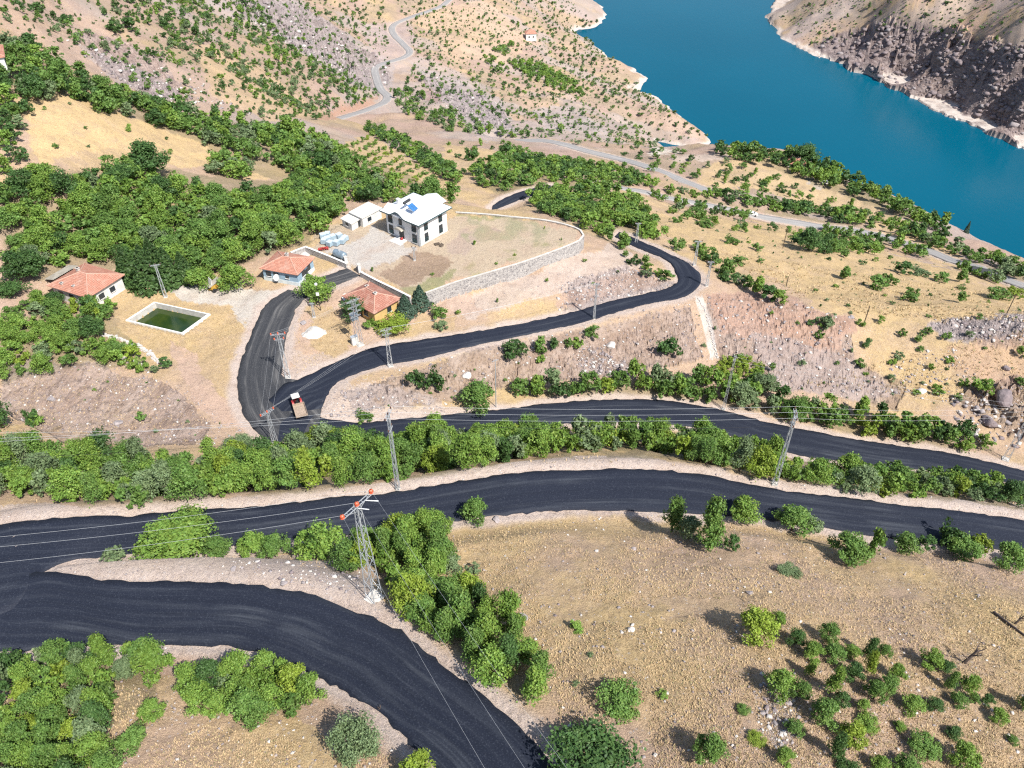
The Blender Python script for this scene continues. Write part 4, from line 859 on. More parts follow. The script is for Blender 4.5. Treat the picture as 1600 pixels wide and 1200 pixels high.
heap(492, 520, 38, 1.3, M['gravel'], 'gravel_heap', 'heap of white gravel on the dry grass by the transformer pylon', 'gravel heap')
heap(476, 398, 22, .8, M['gravel'], 'gravel_heap', 'low heap of pale rubble inside the L-shaped wall', 'gravel heap', 5)
def stone_row(pix, w, label, seed):
    P = ground([p[0] for p in pix], [p[1] for p in pix]); P = resample(P, .45); o = P[0].copy(); m = MB(); r = random.Random(seed)
    for q in P:
        for k in range(3):
            s = r.uniform(.18, .38) * w; x, y = q[0] + r.uniform(-.4, .4) * w, q[1] + r.uniform(-.4, .4) * w; z = float(H(x, y)) + s * (.3 + .5 * (k == 2))
            m.box((x - o[0], y - o[1], z - o[2]), (s * 1.6, s * 1.3, s), rz=r.uniform(0, 3))
    ob = m.build('dry_stone_wall', M['stone_pale'], None); ob.location = o; tag(ob, label, 'stone wall')
stone_row([(165,525),(188,531),(206,538),(230,550),(249,567)], 1.0, 'low white dry stone wall curving below the green pool', 3)
stone_row([(172,552),(195,561),(212,568),(228,573)], .8, 'broken row of white stones behind the bushes below the pool', 4)
stone_row([(1090,466),(1099,480),(1106,500),(1112,525),(1117,545),(1121,560)], .55, 'chute of white rubble spilling down from the hairpin bend', 6)
# yard clutter
def yard(u, v): p = at(u, v, HYARD); p[2] = float(H(p[0], p[1])); return p
for i, (u, v, w) in enumerate([(505,372,3),(512,377,3),(520,374,3),(530,372,3),(539,376,3),(516,384,3),(526,383,3),(535,380,3),(507,380,2),(512,370,2)]):
    r = empty('wrapped_bale', yard(u, v), .4 + i * .13); pl = ['at the back left', 'left of the middle', 'behind the middle', 'at the back', 'at the right end', 'front, nearest the tank', 'second from the front', 'front right', 'at the left end', 'hindmost, by the trees'][i]
    tag(r, 'pale blue wrapped bale, the one ' + pl + ' of the yard stack', 'bale', 'pale blue wrapped bales in the yard'); m = MB(); s = 1.25
    m.box((0, 0, .55), (s * 1.15, s, 1.1)); m.build('body', M['bag'], r); m = MB(); m.box((0, 0, 1.13), (s * 1.05, s * .9, .1)); m.build('top', M['bag_top'], r); m = MB(); m.box((0, 0, .07), (s * 1.2, s * 1.05, .1)); m.build('pallet', M['wood'], r)
r = empty('water_tank', yard(532, 404), -.62); tag(r, 'grey cylindrical tank lying on cradles behind the low wall', 'tank'); m = MB()
m.lathe([(0, -1.75), (.5, -1.72), (.8, -1.5), (.85, -1.2), (.85, 1.2), (.8, 1.5), (.5, 1.72), (0, 1.75)], (0, 0, 1.1), 20, 0, 'X'); m.build('shell', M['grey_metal'], r, True)
for x in (-1.0, 1.0): m = MB(); m.box((x, 0, .2), (.25, 1.5, .5)); m.build('cradle', M['concrete'], r)
m = MB(); m.lathe([(.25, 1.9), (.25, 2.1), (0, 2.12)], (0, 0, 0), 10); m.build('hatch', M['galv'], r)
r = empty('plough', yard(506, 393), .3); tag(r, 'red plough parked by the low wall near the tank', 'plough'); m = MB(); m.box((0, 0, .75), (2.4, .16, .16)).box((0, .5, .75), (2.2, .14, .14)).box((-.6, .25, .75), (.14, .7, .14)).box((.6, .25, .75), (.14, .7, .14)).tube((0, 0, .75), (0, -.6, 1.3), .07).tube((-.5, 0, .75), (0, -.5, 1.3), .05).tube((.5, 0, .75), (0, -.5, 1.3), .05); m.build('frame', M['red'], r)
for k in range(5): x = -1 + k * .5; m = MB(); m.tube((x, .5, .7), (x, .75, .3), .06).tube((x, .75, .3), (x, .55, 0), .05).box((x, .55, .15), (.3, .08, .3)); m.build('tine', M['red'], r)
r = empty('drum', yard(628, 376), 0); tag(r, 'small red drum standing by the white building entrance', 'drum'); m = MB(); m.lathe([(0, 0), (.3, 0), (.3, .3), (.33, .32), (.3, .34), (.3, .62), (.33, .64), (.3, .66), (.3, .9), (0, .88)], n=14); m.build('barrel', M['red'], r, True); m = MB(); m.lathe([(.3, .9), (.26, .93), (0, .93)], n=14); m.build('lid', M['black'], r)
for u, v, rz, lb_ in ((683, 382, .4, 'dark pallet on the bare soil nearer the white building'), (690, 384, 1.2, 'dark pallet on the bare soil, tilted on its side')):
    r = empty('pallet', yard(u, v), rz); tag(r, lb_, 'pallet', 'pallets beside the white building'); m = MB()
    for k in range(5): m.box((0, -.45 + k * .22, .2), (1.3, .16, .04))
    m.build('deck', M['wood'], r)
    for k in (-1, 0, 1): m = MB(); m.box((k * .55, 0, .08), (.12, 1., .16)); m.build('bearer', M['black'], r)
    if rz > 1: r.rotation_euler[0] = .5
r = empty('garden_tub', yard(1, 1) if False else at(432, 0, 91), 0) if False else None
# old farm machine under the trees
p = ground(340, 452)[0]; r = empty('threshing_machine', p, .75); tag(r, 'old yellow farm machine with tilted grey sheet deck under the trees', 'farm machine')
m = MB(); m.box((0, 0, 1.15), (3.0, 1.4, .9)).box((-.2, 0, .62), (3.4, .2, .16)); m.build('body', M['yellow'], r)
m = MB(); m.box((.2, 0, 2.0), (2.9, 1.5, .07), M4=Matrix.Rotation(-.35, 4, 'Y')); m.build('deck_sheet', M['sheet'], r)
m = MB(); m.box((-1.6, 0, 2.2), (.1, 1.3, 1.4), M4=Matrix.Rotation(.2, 4, 'Y')); m.build('hopper', M['flat_roof'], r)
m = MB(); m.tube((1.5, 0, .6), (2.7, 0, .45), .06); m.build('drawbar', M['black'], r)
for x in (-1.0, .9):
    for y in (-.85, .85): m = MB(); m.lathe([(.15, -.1), (.45, -.12), (.48, 0), (.45, .12), (.15, .1)], (x, y, .48), 14, 0, 'Y'); m.build('wheel', M['tyre'], r, True)
dish(ground(435, 443)[0], 'white satellite dish on a post in front of the blue house', .75, -2.0)
p = at(540, 459, 90.4); p[2] = float(H(p[0], p[1])); dish(p, 'white satellite dish on a mast behind the yellow house', .8, -2.0)
# ------------------------------------------------------------------ tractor and trailer
p = at(465, 634, 90.95); hd = math.radians(97); zt = float(ZC - 91.05) + .11
g1 = at(464.5, 633, 91.0); g2 = at(470.5, 647.5, 91.0); dv = (g1 - g2)[:2]; hd = math.atan2(dv[1], dv[0])
r = empty('tractor', (g1[0], g1[1], zt), hd); r.scale = (.83,) * 3; tag(r, 'red tractor with a white canopy pulling a trailer across the asphalt junction', 'tractor')
m = MB(); m.box((1.15, 0, 1.05), (1.7, .62, .62)).box((1.95, 0, .95), (.12, .66, .72)).box((1.1, 0, 1.38), (1.5, .5, .1)); m.build('hood', M['red'], r)
m = MB(); m.box((.3, 0, .75), (2.6, .4, .4)).box((-.4, 0, .9), (.5, .7, .5)); m.build('chassis', M['black'], r)
for y in (-1, 1):
    m = MB(); w_ = .42
    for k in range(7):
        a0, a1 = math.pi * (.05 + .9 * k / 7), math.pi * (.05 + .9 * (k + 1) / 7); rr_ = .88
        m.quad((-.35 + rr_ * math.cos(a0), y * .62, .8 + rr_ * math.sin(a0)), (-.35 + rr_ * math.cos(a1), y * .62, .8 + rr_ * math.sin(a1)), (-.35 + rr_ * math.cos(a1), y * (.62 + w_), .8 + rr_ * math.sin(a1)), (-.35 + rr_ * math.cos(a0), y * (.62 + w_), .8 + rr_ * math.sin(a0)))
    m.build('mudguard', M['red'], r)
    for x, R_, ww in ((-.35, .8, .42), (1.65, .48, .28)):
        m = MB(); m.lathe([(R_ * .55, -ww / 2), (R_ * .95, -ww / 2), (R_, -ww / 4), (R_, ww / 4), (R_ * .95, ww / 2), (R_ * .55, ww / 2)], (x, y * (.85 if x < 0 else .65), R_), 18, 0, 'Y'); o = m.build('wheel', M['tyre'], r, True)
        m = MB(); m.lathe([(0, -ww * .3), (R_ * .55, -ww * .4), (R_ * .55, ww * .4), (0, ww * .3)], (x, y * (.85 if x < 0 else .65), R_), 12, 0, 'Y'); m.build('rim', M['red'], o)
m = MB(); m.box((0, 0, 2.5), (1.6, 1.6, .1)).box((0, 0, 2.57), (1.35, 1.35, .08)); m.build('canopy', M['old_white'], r)
for x in (-.8, .75):
    for y in (-.72, .72): m = MB(); m.tube((x, y, 1.0), (x, y, 2.45), .04); m.build('canopy_post', M['black'], r)
m = MB(); m.box((-.35, 0, 1.2), (.5, .5, .12)).box((-.6, 0, 1.5), (.1, .5, .55)); m.build('seat', M['black'], r)
m = MB(); m.lathe([(.2, -.02), (.22, 0), (.2, .02)], (.3, 0, 1.55), 12).tube((.5, 0, 1.3), (.3, 0, 1.55), .03); m.build('steering_wheel', M['black'], r)
m = MB(); m.tube((1.3, .15, 1.4), (1.3, .15, 2.2), .05); m.build('exhaust_pipe', M['black'], r)
r = empty('farm_trailer', (g2[0], g2[1], zt), hd - .06); r.scale = (.83,) * 3; tag(r, 'flat farm trailer with worn boarded bed hitched behind the red tractor', 'trailer')
m = MB()
for k in range(8): m.box((0, -1.0 + k * .286, .95), (3.9, .275, .08))
m.build('bed', M['load'], r)
m = MB()
for y in (-1.18, 1.18): m.box((0, y, 1.2), (3.9, .06, .5))
m.box((-1.98, 0, 1.2), (.06, 2.4, .5)).box((1.98, 0, 1.2), (.06, 2.4, .5)); m.build('side_boards', M['load'], r)
m = MB(); m.box((0, -.5, .75), (3.8, .12, .2)).box((0, .5, .75), (3.8, .12, .2)).tube((1.9, 0, .7), (2.75, 0, .6), .06); m.build('frame', M['black'], r)
for x in (-.9,):
    for y in (-.95, .95): m = MB(); m.lathe([(.15, -.12), (.4, -.13), (.43, 0), (.4, .13), (.15, .12)], (x, y, .43), 14, 0, 'Y'); m.build('wheel', M['tyre'], r, True)
# tiny cars far below
def car(u, v, hh, rz, label, mat='white_wall'):
    p = at(u, v, hh); p[2] = float(H(p[0], p[1])) + .12; r = empty('parked_car', p, rz); tag(r, label, 'car'); m = MB()
    prof = [(-2.1, .35), (-2.15, .85), (-1.5, .95), (-1.1, 1.45), (.5, 1.45), (1.1, .98), (2.0, .85), (2.15, .6), (2.1, .35)]
    for y in (-.85, .85): m.quad(*[(x, y, z) for x, z in (prof if y > 0 else prof[::-1])])
    for a, b in zip(prof, prof[1:] + prof[:1]): m.quad((a[0], -.85, a[1]), (b[0], -.85, b[1]), (b[0], .85, b[1]), (a[0], .85, a[1]))
    m.build('body', M[mat], r); m = MB(); m.box((.8, 0, 1.2), (.5, 1.5, .4)).box((-1.28, 0, 1.2), (.35, 1.5, .4)).box((-.3, 0, 1.2), (1.3, 1.74, .34)); m.build('windows', M['glass'], r)
    for x in (-1.3, 1.35):
        for y in (-.82, .82): m = MB(); m.lathe([(0, -.1), (.32, -.1), (.32, .1), (0, .1)], (x, y, .32), 12, 0, 'Y'); m.build('wheel', M['tyre'], r)
car(1175, 336, 148, -.3, 'small white car driving on the grey shore road'); car(1289, 292, 164, .2, 'white car parked at the end of the gravel track near the lake')
# roadside hut far right
p = ground(1530, 432)[0]; r = empty('roadside_hut', p, -.5); tag(r, 'small dark roofed hut at the edge of the grey shore road', 'hut'); m = MB(); m.box((0, 0, 1.0), (5, 3, 2.4)); m.build('wall', M['sheet'], r); m = MB()
m.quad((-2.9, -1.9, 2.2), (2.9, -1.9, 2.2), (2.9, 0, 3.2), (-2.9, 0, 3.2)).quad((2.9, 1.9, 2.2), (-2.9, 1.9, 2.2), (-2.9, 0, 3.2), (2.9, 0, 3.2)); m.build('roof', M['dark_frame'], r)
for y in (-2, 2): m = MB(); m.quad((y * 1.25, -1.5, 2.2), (y * 1.25, 1.5, 2.2), (y * 1.25, 0, 3.0)); m.build('gable', M['sheet'], r)
# ------------------------------------------------------------------ poles and wires
def pole_h(b, t):
    p = ground(*b)[0]; k = rays(*t); d = math.hypot(p[0], p[1]); s = p[1] / k[1]
    return p, max(2.0, ZC + k[2] * s - p[2])
def lattice(b, t, label, wb=.75, wt=.3, arms=(), ins='glass_ins', az=0., group=None, strain=False, thick=.05, base=None, height=None):
    thick = min(thick, .047); p, hh = pole_h(b, t); root = empty('lattice_pole', p, az); tag(root, label, 'electricity pole', group); m = MB(); nb = max(5, int(hh / 1.0))
    def cor(z, k): w_ = (wb + (wt - wb) * z / hh) / 2; return Vector((w_ * (1, -1, -1, 1)[k], w_ * (1, 1, -1, -1)[k], z))
    for k in range(4): m.tube(cor(-.4, k), cor(hh, k), thick, thick * .9, 4)
    for i in range(nb):
        za, zb = hh * i / nb, hh * (i + 1) / nb
        for k in range(4): m.tube(cor(za, k), cor(zb, (k + 1) % 4), thick * .55, n=4, cap=False) if i % 2 else m.tube(cor(za, (k + 1) % 4), cor(zb, k), thick * .55, n=4, cap=False)
    m.build('mast', M['galv'], root); m = MB(); m.box((0, 0, -.05), (wb * 1.3, wb * 1.3, .4)); m.build('footing', M['concrete'], root); tips = []
    for z, L_, n_ in arms:
        m = MB()
        for s in (-1, 1): m.tube((-L_ / 2, s * .16, hh - z), (L_ / 2, s * .16, hh - z), thick * .9, n=4)
        for k in range(7): x = -L_ / 2 + L_ * k / 6; m.tube((x, -.16, hh - z), (x, .16, hh - z), thick * .6, n=4)
        m.tube((-L_ * .4, 0, hh - z), (0, 0, hh - z - .8), thick * .6, n=4).tube((L_ * .4, 0, hh - z), (0, 0, hh - z - .8), thick * .6, n=4); m.build('crossarm', M['galv'], root)
        for k in range(n_):
            x = -L_ / 2 + L_ * k / (n_ - 1); m = MB()
            if strain: m.lathe([(a_ * (1 if wb > 1 else .62), b_) for a_, b_ in ((.03, 0), (.2, .08), (.23, .16), (.1, .22), (.22, .3), (.18, .42), (.05, .5))], (x, 0, hh - z - .05), 10); zi = hh - z + .35
            else: m.lathe([(.02, 0), (.09, .06), (.1, .14), (.06, .18), (.1, .24), (.09, .34), (.03, .4)], (x, 0, hh - z), 8); zi = hh - z + .4
            m.build('insulator', M[ins], root, True); tips.append(Matrix.Translation(p) @ Matrix.Rotation(az, 4, 'Z') @ Vector((x, 0, zi)))
    return root, p, hh, tips
def wood_pole(b, t, label, mat='wood', r0=.15, arm=True, group='wooden poles in the golden field'):
    p, hh = pole_h(b, t); root = empty('wooden_pole' if mat == 'wood' else 'steel_pole', p, .5); tag(root, label, 'electricity pole', group); m = MB(); m.tube((0, 0, -.5), (0, 0, hh), r0, r0 * .65, 8); m.build('shaft', M[mat], root)
    if arm:
        m = MB(); m.box((0, 0, hh - .35), (1.3, .1, .12)); m.build('crossarm', M[mat], root)
        for x in (-.55, 0, .55): m = MB(); m.lathe([(.02, 0), (.07, .05), (.05, .12), (.07, .18), (.02, .24)], (x, 0, hh - .28), 8); m.build('insulator', M['glass_ins'], root)
    return root, p, hh
def wire(a, b, sag, label, r=.017, group=None, mat='wire'):
    a, b = Vector(a), Vector(b); n_ = max(10, int((b - a).length / 3)); P = [a.lerp(b, k / n_) - Vector((0, 0, 4 * sag * (k / n_) * (1 - k / n_))) - a for k in range(n_ + 1)]
    m = MB(); m.path(P, r, 5); o = m.build('power_line', M[mat], None); o.location = a; tag(o, label, 'power line', group)
# the front pylon
A_, pA, hA, tA = lattice((585, 935), (564, 788), 'tall galvanised lattice pylon with three orange insulators beside the front road', 1.15, .4, ((.15, 3.6, 3),), 'insul', math.radians(55), None, True, .047)
A_.name = 'lattice_pylon'; m = MB(); m.tube((.9, 0, hA - .3), (1.7, -.9, hA - .55), .05).tube((-.2, 0, hA - .3), (.5, -.9, hA - .55), .05); m.build('strain_link', M['galv'], A_)
B_, pB, hB, tB = lattice((622, 765), (604, 645), 'slim dark headed steel pole on the verge between middle road and tree belt', .42, .26, ((.3, 2.2, 3), (2.6, 1.2, 2)), 'glass_ins', math.radians(80), None, False, .045)
C_, pC, hC, tC = lattice((1210, 756), (1243, 645), 'lattice pole leaning over the middle road verge among the belt trees', .6, .28, ((.3, 2.2, 3), (2.0, 1.2, 2)), 'glass_ins', math.radians(80))
D_, pD, hD, tD = lattice((1571, 718), (1601, 642), 'lattice pole standing by the belt road beside dark split rocks', .95, .4, ((.3, 2.6, 3),), 'glass_ins', math.radians(60))
E_, pE, hE, tE = lattice((430, 692), (424, 643), 'lattice pole with orange insulators at the lower edge of the junction', .7, .3, ((.2, 2.4, 3),), 'insul', math.radians(48), None, True)
F_, pF, hF, tF = lattice((450, 590), (438, 521), 'lattice pole with orange insulators beside the village road', .8, .32, ((.2, 2.4, 3), (1.3, 1.6, 2)), 'insul', math.radians(10), None, True)
G_, pG, hG, tG = lattice((610, 572), (604, 514), 'lattice pole on the lower verge of the hairpin road', .8, .32, ((.2, 2.2, 3), (1.2, 1.8, 3)), 'glass_ins', math.radians(20))
H_, pH, hH, tH = lattice((562, 539), (553, 468), 'tall transformer pylon crowded with crossarms in front of the yellow house', 1.1, .5, ((.3, 3.0, 3), (1.6, 2.8, 3), (2.8, 2.6, 3), (3.8, 2.2, 3)), 'glass_ins', math.radians(40))
m = MB(); m.box((0, .75, hH - 4.3), (1.3, .9, 1.3)); m.build('transformer', M['grey_metal'], H_)
p = ground(555, 538)[0]; r = empty('electric_cabinet', p, .6); tag(r, 'white electric cabinet at the foot of the transformer pylon', 'cabinet'); m = MB(); m.box((0, 0, .95), (1.3, .7, 1.9)); m.build('body', M['white_wall'], r); m = MB(); m.box((0, 0, 1.94), (1.45, .85, .08)); m.build('cap', M['galv'], r)
for k in (-1, 1): m = MB(); m.box((k * .32, -.36, .95), (.58, .03, 1.7)); m.build('door', M['flat_roof'], r)
lattice((491, 496), (487, 473), 'short thin lattice pole on the dry grass by the street lamp', .45, .25, ((.2, 1.2, 2),))
I_, pI, hI, tI = lattice((259, 464), (242, 413), 'white lattice pole between the green pool and the dark pines', .6, .28, ((.2, 2.0, 3),), 'glass_ins', .3)
L_, pL, hL, tL = lattice((928, 498), (932, 442), 'slender pole on the lower edge of the hairpin road halfway to the bend', .36, .2, ((.3, 1.5, 3),), 'glass_ins', .2)
N_, pN, hN, tN = lattice((1130, 640), (1142, 559), 'lattice pole rising through the trees above the belt road', .5, .26, ((.2, 2.2, 3),), 'glass_ins', 1.2)
lattice((994, 379), (995, 348), 'pale lattice pole in the trees behind the hairpin bend', .55, .25, ((.2, 1.6, 3),))
Q_, pQ, hQ, tQ = lattice((1085, 414), (1090, 376), 'lattice pole just outside the hairpin bend', .55, .26, ((.2, 1.8, 3),))
lattice((1104, 447), (1110, 408), 'faint lattice pole beside the outer edge of the bend', .5, .25, ((.2, 1.6, 3),))
lattice((648, 407), (647, 386), 'small lattice pole at the corner of the white building yard', .4, .25, ((.1, .8, 2),))
wood_pole((775, 636), (776, 561), 'tall thin steel pole on the slope left of the round bush', 'galv', .11, True, None)
wood_pole((870, 197), (870, 176), 'lone pole on the grey scree below the winding road', 'wood', .12, True, None)
wood_pole((921, 351), (921, 329), 'pole among the orchard trees behind the retaining wall', 'galv', .12, True, None)
for i, (b, t) in enumerate([((1223,388),(1227,357)),((1228,448),(1233,432)),((1349,508),(1364,478)),((1573,490),(1585,459))]):
    wood_pole(b, t, 'dark wooden pole in the golden field, ' + ['beside the big round tree', 'behind the bushes on the cliff edge', 'leaning, alone above the cliff edge', 'tallest, at the far end by a small tree'][i], 'wood', .13, False)
# street lamp
p, hh = pole_h((501, 485), (496, 443)); r = empty('street_lamp', p, 0); tag(r, 'thin street lamp with a white globe in front of the round roadside tree', 'street lamp'); m = MB(); m.tube((0, 0, -.3), (0, 0, hh - .5), .09, .055, 8); m.build('pole', M['black'], r)
m = MB(); m.lathe([(0, -.3), (.2, -.25), (.32, 0), (.25, .25), (0, .34)], (0, 0, hh - .2), 12); m.build('lamp_globe', M['white_wall'], r, True); m = MB(); m.box((0, -.1, hh * .62), (.6, .12, .7)); m.build('sign_plate', M['white_wall'], r)
# wires
far_l = [Vector(at(-420, v, h_)) for v, h_ in ((868, 61), (882, 61.4), (912, 62))]
for k in range(3): wire(tA[2 - k], far_l[k], 1.2, ['upper', 'middle', 'lowest'][k] + ' wire leaving the front pylon over the middle road towards the left', .011, 'wires from the front pylon')
near_r = [Vector(at(u, v, 40)) for u, v in ((1420, 1900), (1330, 1950), (1240, 2000))]
for k in range(3): wire(tA[2 - k], near_r[k], 1.5, ['outer', 'middle', 'inner'][k] + ' wire running from the front pylon down to the bottom edge', .006, 'wires from the front pylon')
lf = [Vector(at(-380, v, h_)) for v, h_ in ((672, 60), (692, 61), (706, 62), (722, 66))]
for k in range(3):
    nm = ['upper', 'middle', 'lower'][k]
    wire(tB[k], lf[k], 1.2, nm + ' wire from the slim steel pole leftwards over the trees', .011, 'wires over the tree belt'); wire(tB[k], tC[k], .5, nm + ' wire stretched level between slim steel pole and leaning lattice pole', .011, 'wires over the tree belt'); wire(tC[k], tD[k], .9, nm + ' wire from the leaning lattice pole to the rocks at right', .011, 'wires over the tree belt')
    wire(tE[k], tF[k], .4, nm + ' wire over the junction between the two orange insulator poles', .008, 'wires over the village'); wire(tF[k], tH[k], .4, nm + ' wire from the village road pole to the transformer pylon', .009, 'wires over the village'); wire(tE[k], tG[k], .6, nm + ' wire from the junction pole across the gravel to the hairpin road', .008, 'wires over the village')
    wire(tG[k], tL[k], .8, nm + ' wire along the hairpin road towards the bend', .008, 'wires over the village'); wire(tN[k], tD[k], .9, nm + ' wire from the pole above belt road to the right rocks', .009, 'wires over the tree belt')
wire(tB[3], lf[3], 1.5, 'lowest dark cable from the slim steel pole leftwards over the trees', .018, 'wires over the tree belt', 'black'); wire(tB[4], tC[3], .8, 'lowest dark cable between slim steel pole and leaning lattice pole', .018, 'wires over the tree belt', 'black')
# ------------------------------------------------------------------ vegetation
def leaf_mat(name, dark, light, yellow):
    m, nt, b = new_mat(name); t = nd(nt, 'Attribute', attribute_name='tint'); oi = nd(nt, 'ObjectInfo').outputs['Random']
    sp = nd(nt, 'SeparateColor', {'Color': t.outputs['Color']})
    c = mixc(nt, sp.outputs[0], dark, light); c = mixc(nt, mul(nt, sp.outputs[1], .55), c, yellow)
    c = mixc(nt, mul(nt, oi, .35), c, [x * .62 for x in dark]); nt.links.new(c, b.inputs['Base Color']); b.inputs['Roughness'].default_value = .55; b.inputs['Specular IOR Level'].default_value = .3
    tr = nd(nt, 'BsdfTranslucent', {'Color': mixc(nt, .5, c, yellow)}); mx = nd(nt, 'MixShader', {0: .24}); nt.links.new(b.outputs[0], mx.inputs[1]); nt.links.new(tr.outputs[0], mx.inputs[2])
    nt.links.new(mx.outputs[0], nt.nodes['Material Output'].inputs[0]); return m
LM = {'bright': leaf_mat('bright_leaves', (0.077, 0.156, 0.024), (0.237, 0.407, 0.083), (0.341, 0.418, 0.077)), 'mid': leaf_mat('mid_leaves', (0.055, 0.121, 0.026), (0.176, 0.325, 0.077), (0.253, 0.341, 0.077)),
      'dark': leaf_mat('dark_leaves', (0.029, 0.073, 0.022), (0.097, 0.200, 0.057), (0.132, 0.209, 0.055)), 'olive': leaf_mat('olive_leaves', (0.097, 0.154, 0.073), (0.231, 0.325, 0.160), (0.253, 0.308, 0.132)),
      'yellow': leaf_mat('yellow_leaves', (0.121, 0.189, 0.022), (0.297, 0.424, 0.055), (0.385, 0.429, 0.077)), 'pine': leaf_mat('pine_needles', (0.026, 0.064, 0.020), (0.099, 0.182, 0.053), (0.132, 0.198, 0.055)), 'spruce': leaf_mat('spruce_needles', (0.039, 0.083, 0.055), (0.132, 0.209, 0.154), (0.132, 0.198, 0.121))}
def leaves_np(rng, cen, out, size, tint):
    """leaf quads at cen, facing roughly out; returns co (n*4,3), tint (n*4)"""
    n = len(cen); nrm = out + rng.normal(0, .95, (n, 3)); nrm[:, 2] += .3; nrm /= np.linalg.norm(nrm, axis=1)[:, None] + 1e-9
    a = np.cross(nrm, rng.normal(0, 1, (n, 3))); a /= np.linalg.norm(a, axis=1)[:, None] + 1e-9; b = np.cross(nrm, a)
    s = size * rng.uniform(.6, 1.25, (n, 1)); a = a * s; b = b * s * rng.uniform(.5, .8, (n, 1)); bend = nrm * s * .25
    return np.stack([cen - a - bend, cen - b, cen + a - bend, cen + b], 1).reshape(-1, 3), np.repeat(tint, 4, 0)
def crown_np(rng, n, leaf, shape='round', lobes=16):
    """unit crown: about 1 wide, from z .1 to 1"""
    if shape == 'cone':
        z = 1 - rng.uniform(0, 1, n) ** .62 * .92; layer = np.floor(z * 9) / 9; ang = rng.uniform(0, 2 * math.pi, n); sp = np.cos(ang * 5 + layer * 40) * .12
        rad = (1.02 - z) * .5 * (.82 + sp) * rng.uniform(.55, 1.05, n) ** .5; zz = z - rad * .18 + (z - layer) * -.25
        cen = np.stack([rad * np.cos(ang), rad * np.sin(ang), zz], -1); out = np.stack([np.cos(ang), np.sin(ang), np.full(n, .45)], -1)
        tint = np.stack([rng.uniform(.0, 1, n) * .7 + .3 * (rad > .2), rng.uniform(0, 1, n) ** 4, 0 * z, 0 * z + 1], -1)
        return leaves_np(rng, cen, out, leaf, tint)
    L = []
    for i in range(lobes):
        a = rng.uniform(0, 2 * math.pi); r = .40 * rng.uniform(0, 1) ** .6
        if shape == 'tall': z = rng.uniform(.25, .92); r *= .62 * (1.2 - z)
        elif shape == 'low': z = rng.uniform(.2, .62)
        else: z = rng.uniform(.28, .84); r *= min(1, 1.65 * (1.08 - z))
        L.append((r * math.cos(a), r * math.sin(a), z, rng.uniform(.07, .165), rng.uniform(0, 1), rng.uniform(0, 1) ** 2))
    L = np.array(L); k = rng.integers(0, lobes, n); d = rng.normal(0, 1, (n, 3)); d /= np.linalg.norm(d, axis=1)[:, None]
    d[:, 2] = np.abs(d[:, 2]) * np.where(rng.uniform(0, 1, n) < .72, 1, -1)
    bump_ = 1 + .36 * np.sin(d[:, 0] * 7 + k) * np.cos(d[:, 1] * 6 + k * 2)
    q = L[k, 3] * rng.uniform(.5, 1.12, n) ** .45 * bump_ * np.where(rng.uniform(0, 1, n) < .07, rng.uniform(1.1, 1.55, n), 1)
    cen = L[k, :3] + d * q[:, None] * [1, 1, .92]; cen[:, 2] = np.maximum(cen[:, 2], .05 + rng.uniform(0, .06, n)); out = d + (L[k, :3] - [0, 0, .45]) * .6
    tint = np.stack([np.clip(L[k, 4] * .55 + rng.uniform(0, .6, n), 0, 1), np.clip(L[k, 5] * .5 + rng.uniform(0, 1, n) ** 5, 0, 1), 0 * q, 0 * q + 1], -1)
    return leaves_np(rng, cen, out, leaf, tint)
def leaf_mesh(name, co, tint, mats, mi=None):
    me_ = mesh_np(name, co, np.arange(len(co)), 4, mats, mi); ca_ = me_.color_attributes.new('tint', 'FLOAT_COLOR', 'POINT'); ca_.data.foreach_set('color', tint.astype(np.float32).ravel()); return me_
def trunk_mb(seed, h=.5, r=.035, limbs=5):
    r_ = random.Random(seed); m = MB(); top = Vector((r_.uniform(-.03, .03), r_.uniform(-.03, .03), h * .55)); m.tube((0, 0, -.06), top, r, r * .7, 7)
    for k in range(limbs):
        a = 2 * math.pi * k / limbs + r_.uniform(-.4, .4); e = top + Vector((math.cos(a) * .22, math.sin(a) * .22, h * r_.uniform(.35, .75))); mid = top.lerp(e, .5) + Vector((0, 0, .03)); m.tube(top * .96, mid, r * .55, r * .35, 5).tube(mid, e, r * .35, r * .12, 4)
    return m
def trunk_mesh(seed, **k):
    o = trunk_mb(seed, **k).build('trunk', M['bark']); me_ = o.data; bpy.data.objects.remove(o); return me_
SHAPES = ['round', 'round', 'low', 'tall', 'round', 'low']
CROWN = {}; TRUNK = [trunk_mesh(i) for i in range(4)]
rg_ = np.random.default_rng(11); BASE = [crown_np(rg_, 4600, .0265, s, l) for s, l in zip(SHAPES, (40, 30, 34, 30, 46, 38))]
BIG = [crown_np(rg_, 9000, .020, 'round', 60), crown_np(rg_, 9000, .020, 'low', 60)]
for mk in LM:
    for i in range(2): CROWN[mk, 'big', i] = leaf_mesh('crown', *BIG[i], [LM[mk]])
    for i in range(len(SHAPES)): CROWN[mk, i] = leaf_mesh('crown', *BASE[i], [LM[mk]])
CONE = [crown_np(rg_, 3200, .035, 'cone') for _ in range(2)]
for mk in ('pine', 'spruce'):
    for i in range(2): CROWN[mk, 'cone', i] = leaf_mesh('crown', *CONE[i], [LM[mk]])
SMALL = {}; SBASE = []
for i in range(5): SBASE.append(crown_np(rg_, 900, .05, ['round', 'low', 'round', 'tall', 'low'][i], 14))
for mk in LM:
    for i in range(5): SMALL[mk, i] = leaf_mesh('shrub', *SBASE[i], [LM[mk]])
ENT = []                            # every plant: dict(p, w, h, mat, kind, where)
def plant(kind, p, w, h, mat, where, fixed=None): ENT.append(dict(kind=kind, p=np.array(p, float), w=float(w), h=float(h), mat=mat, where=where, fixed=fixed))
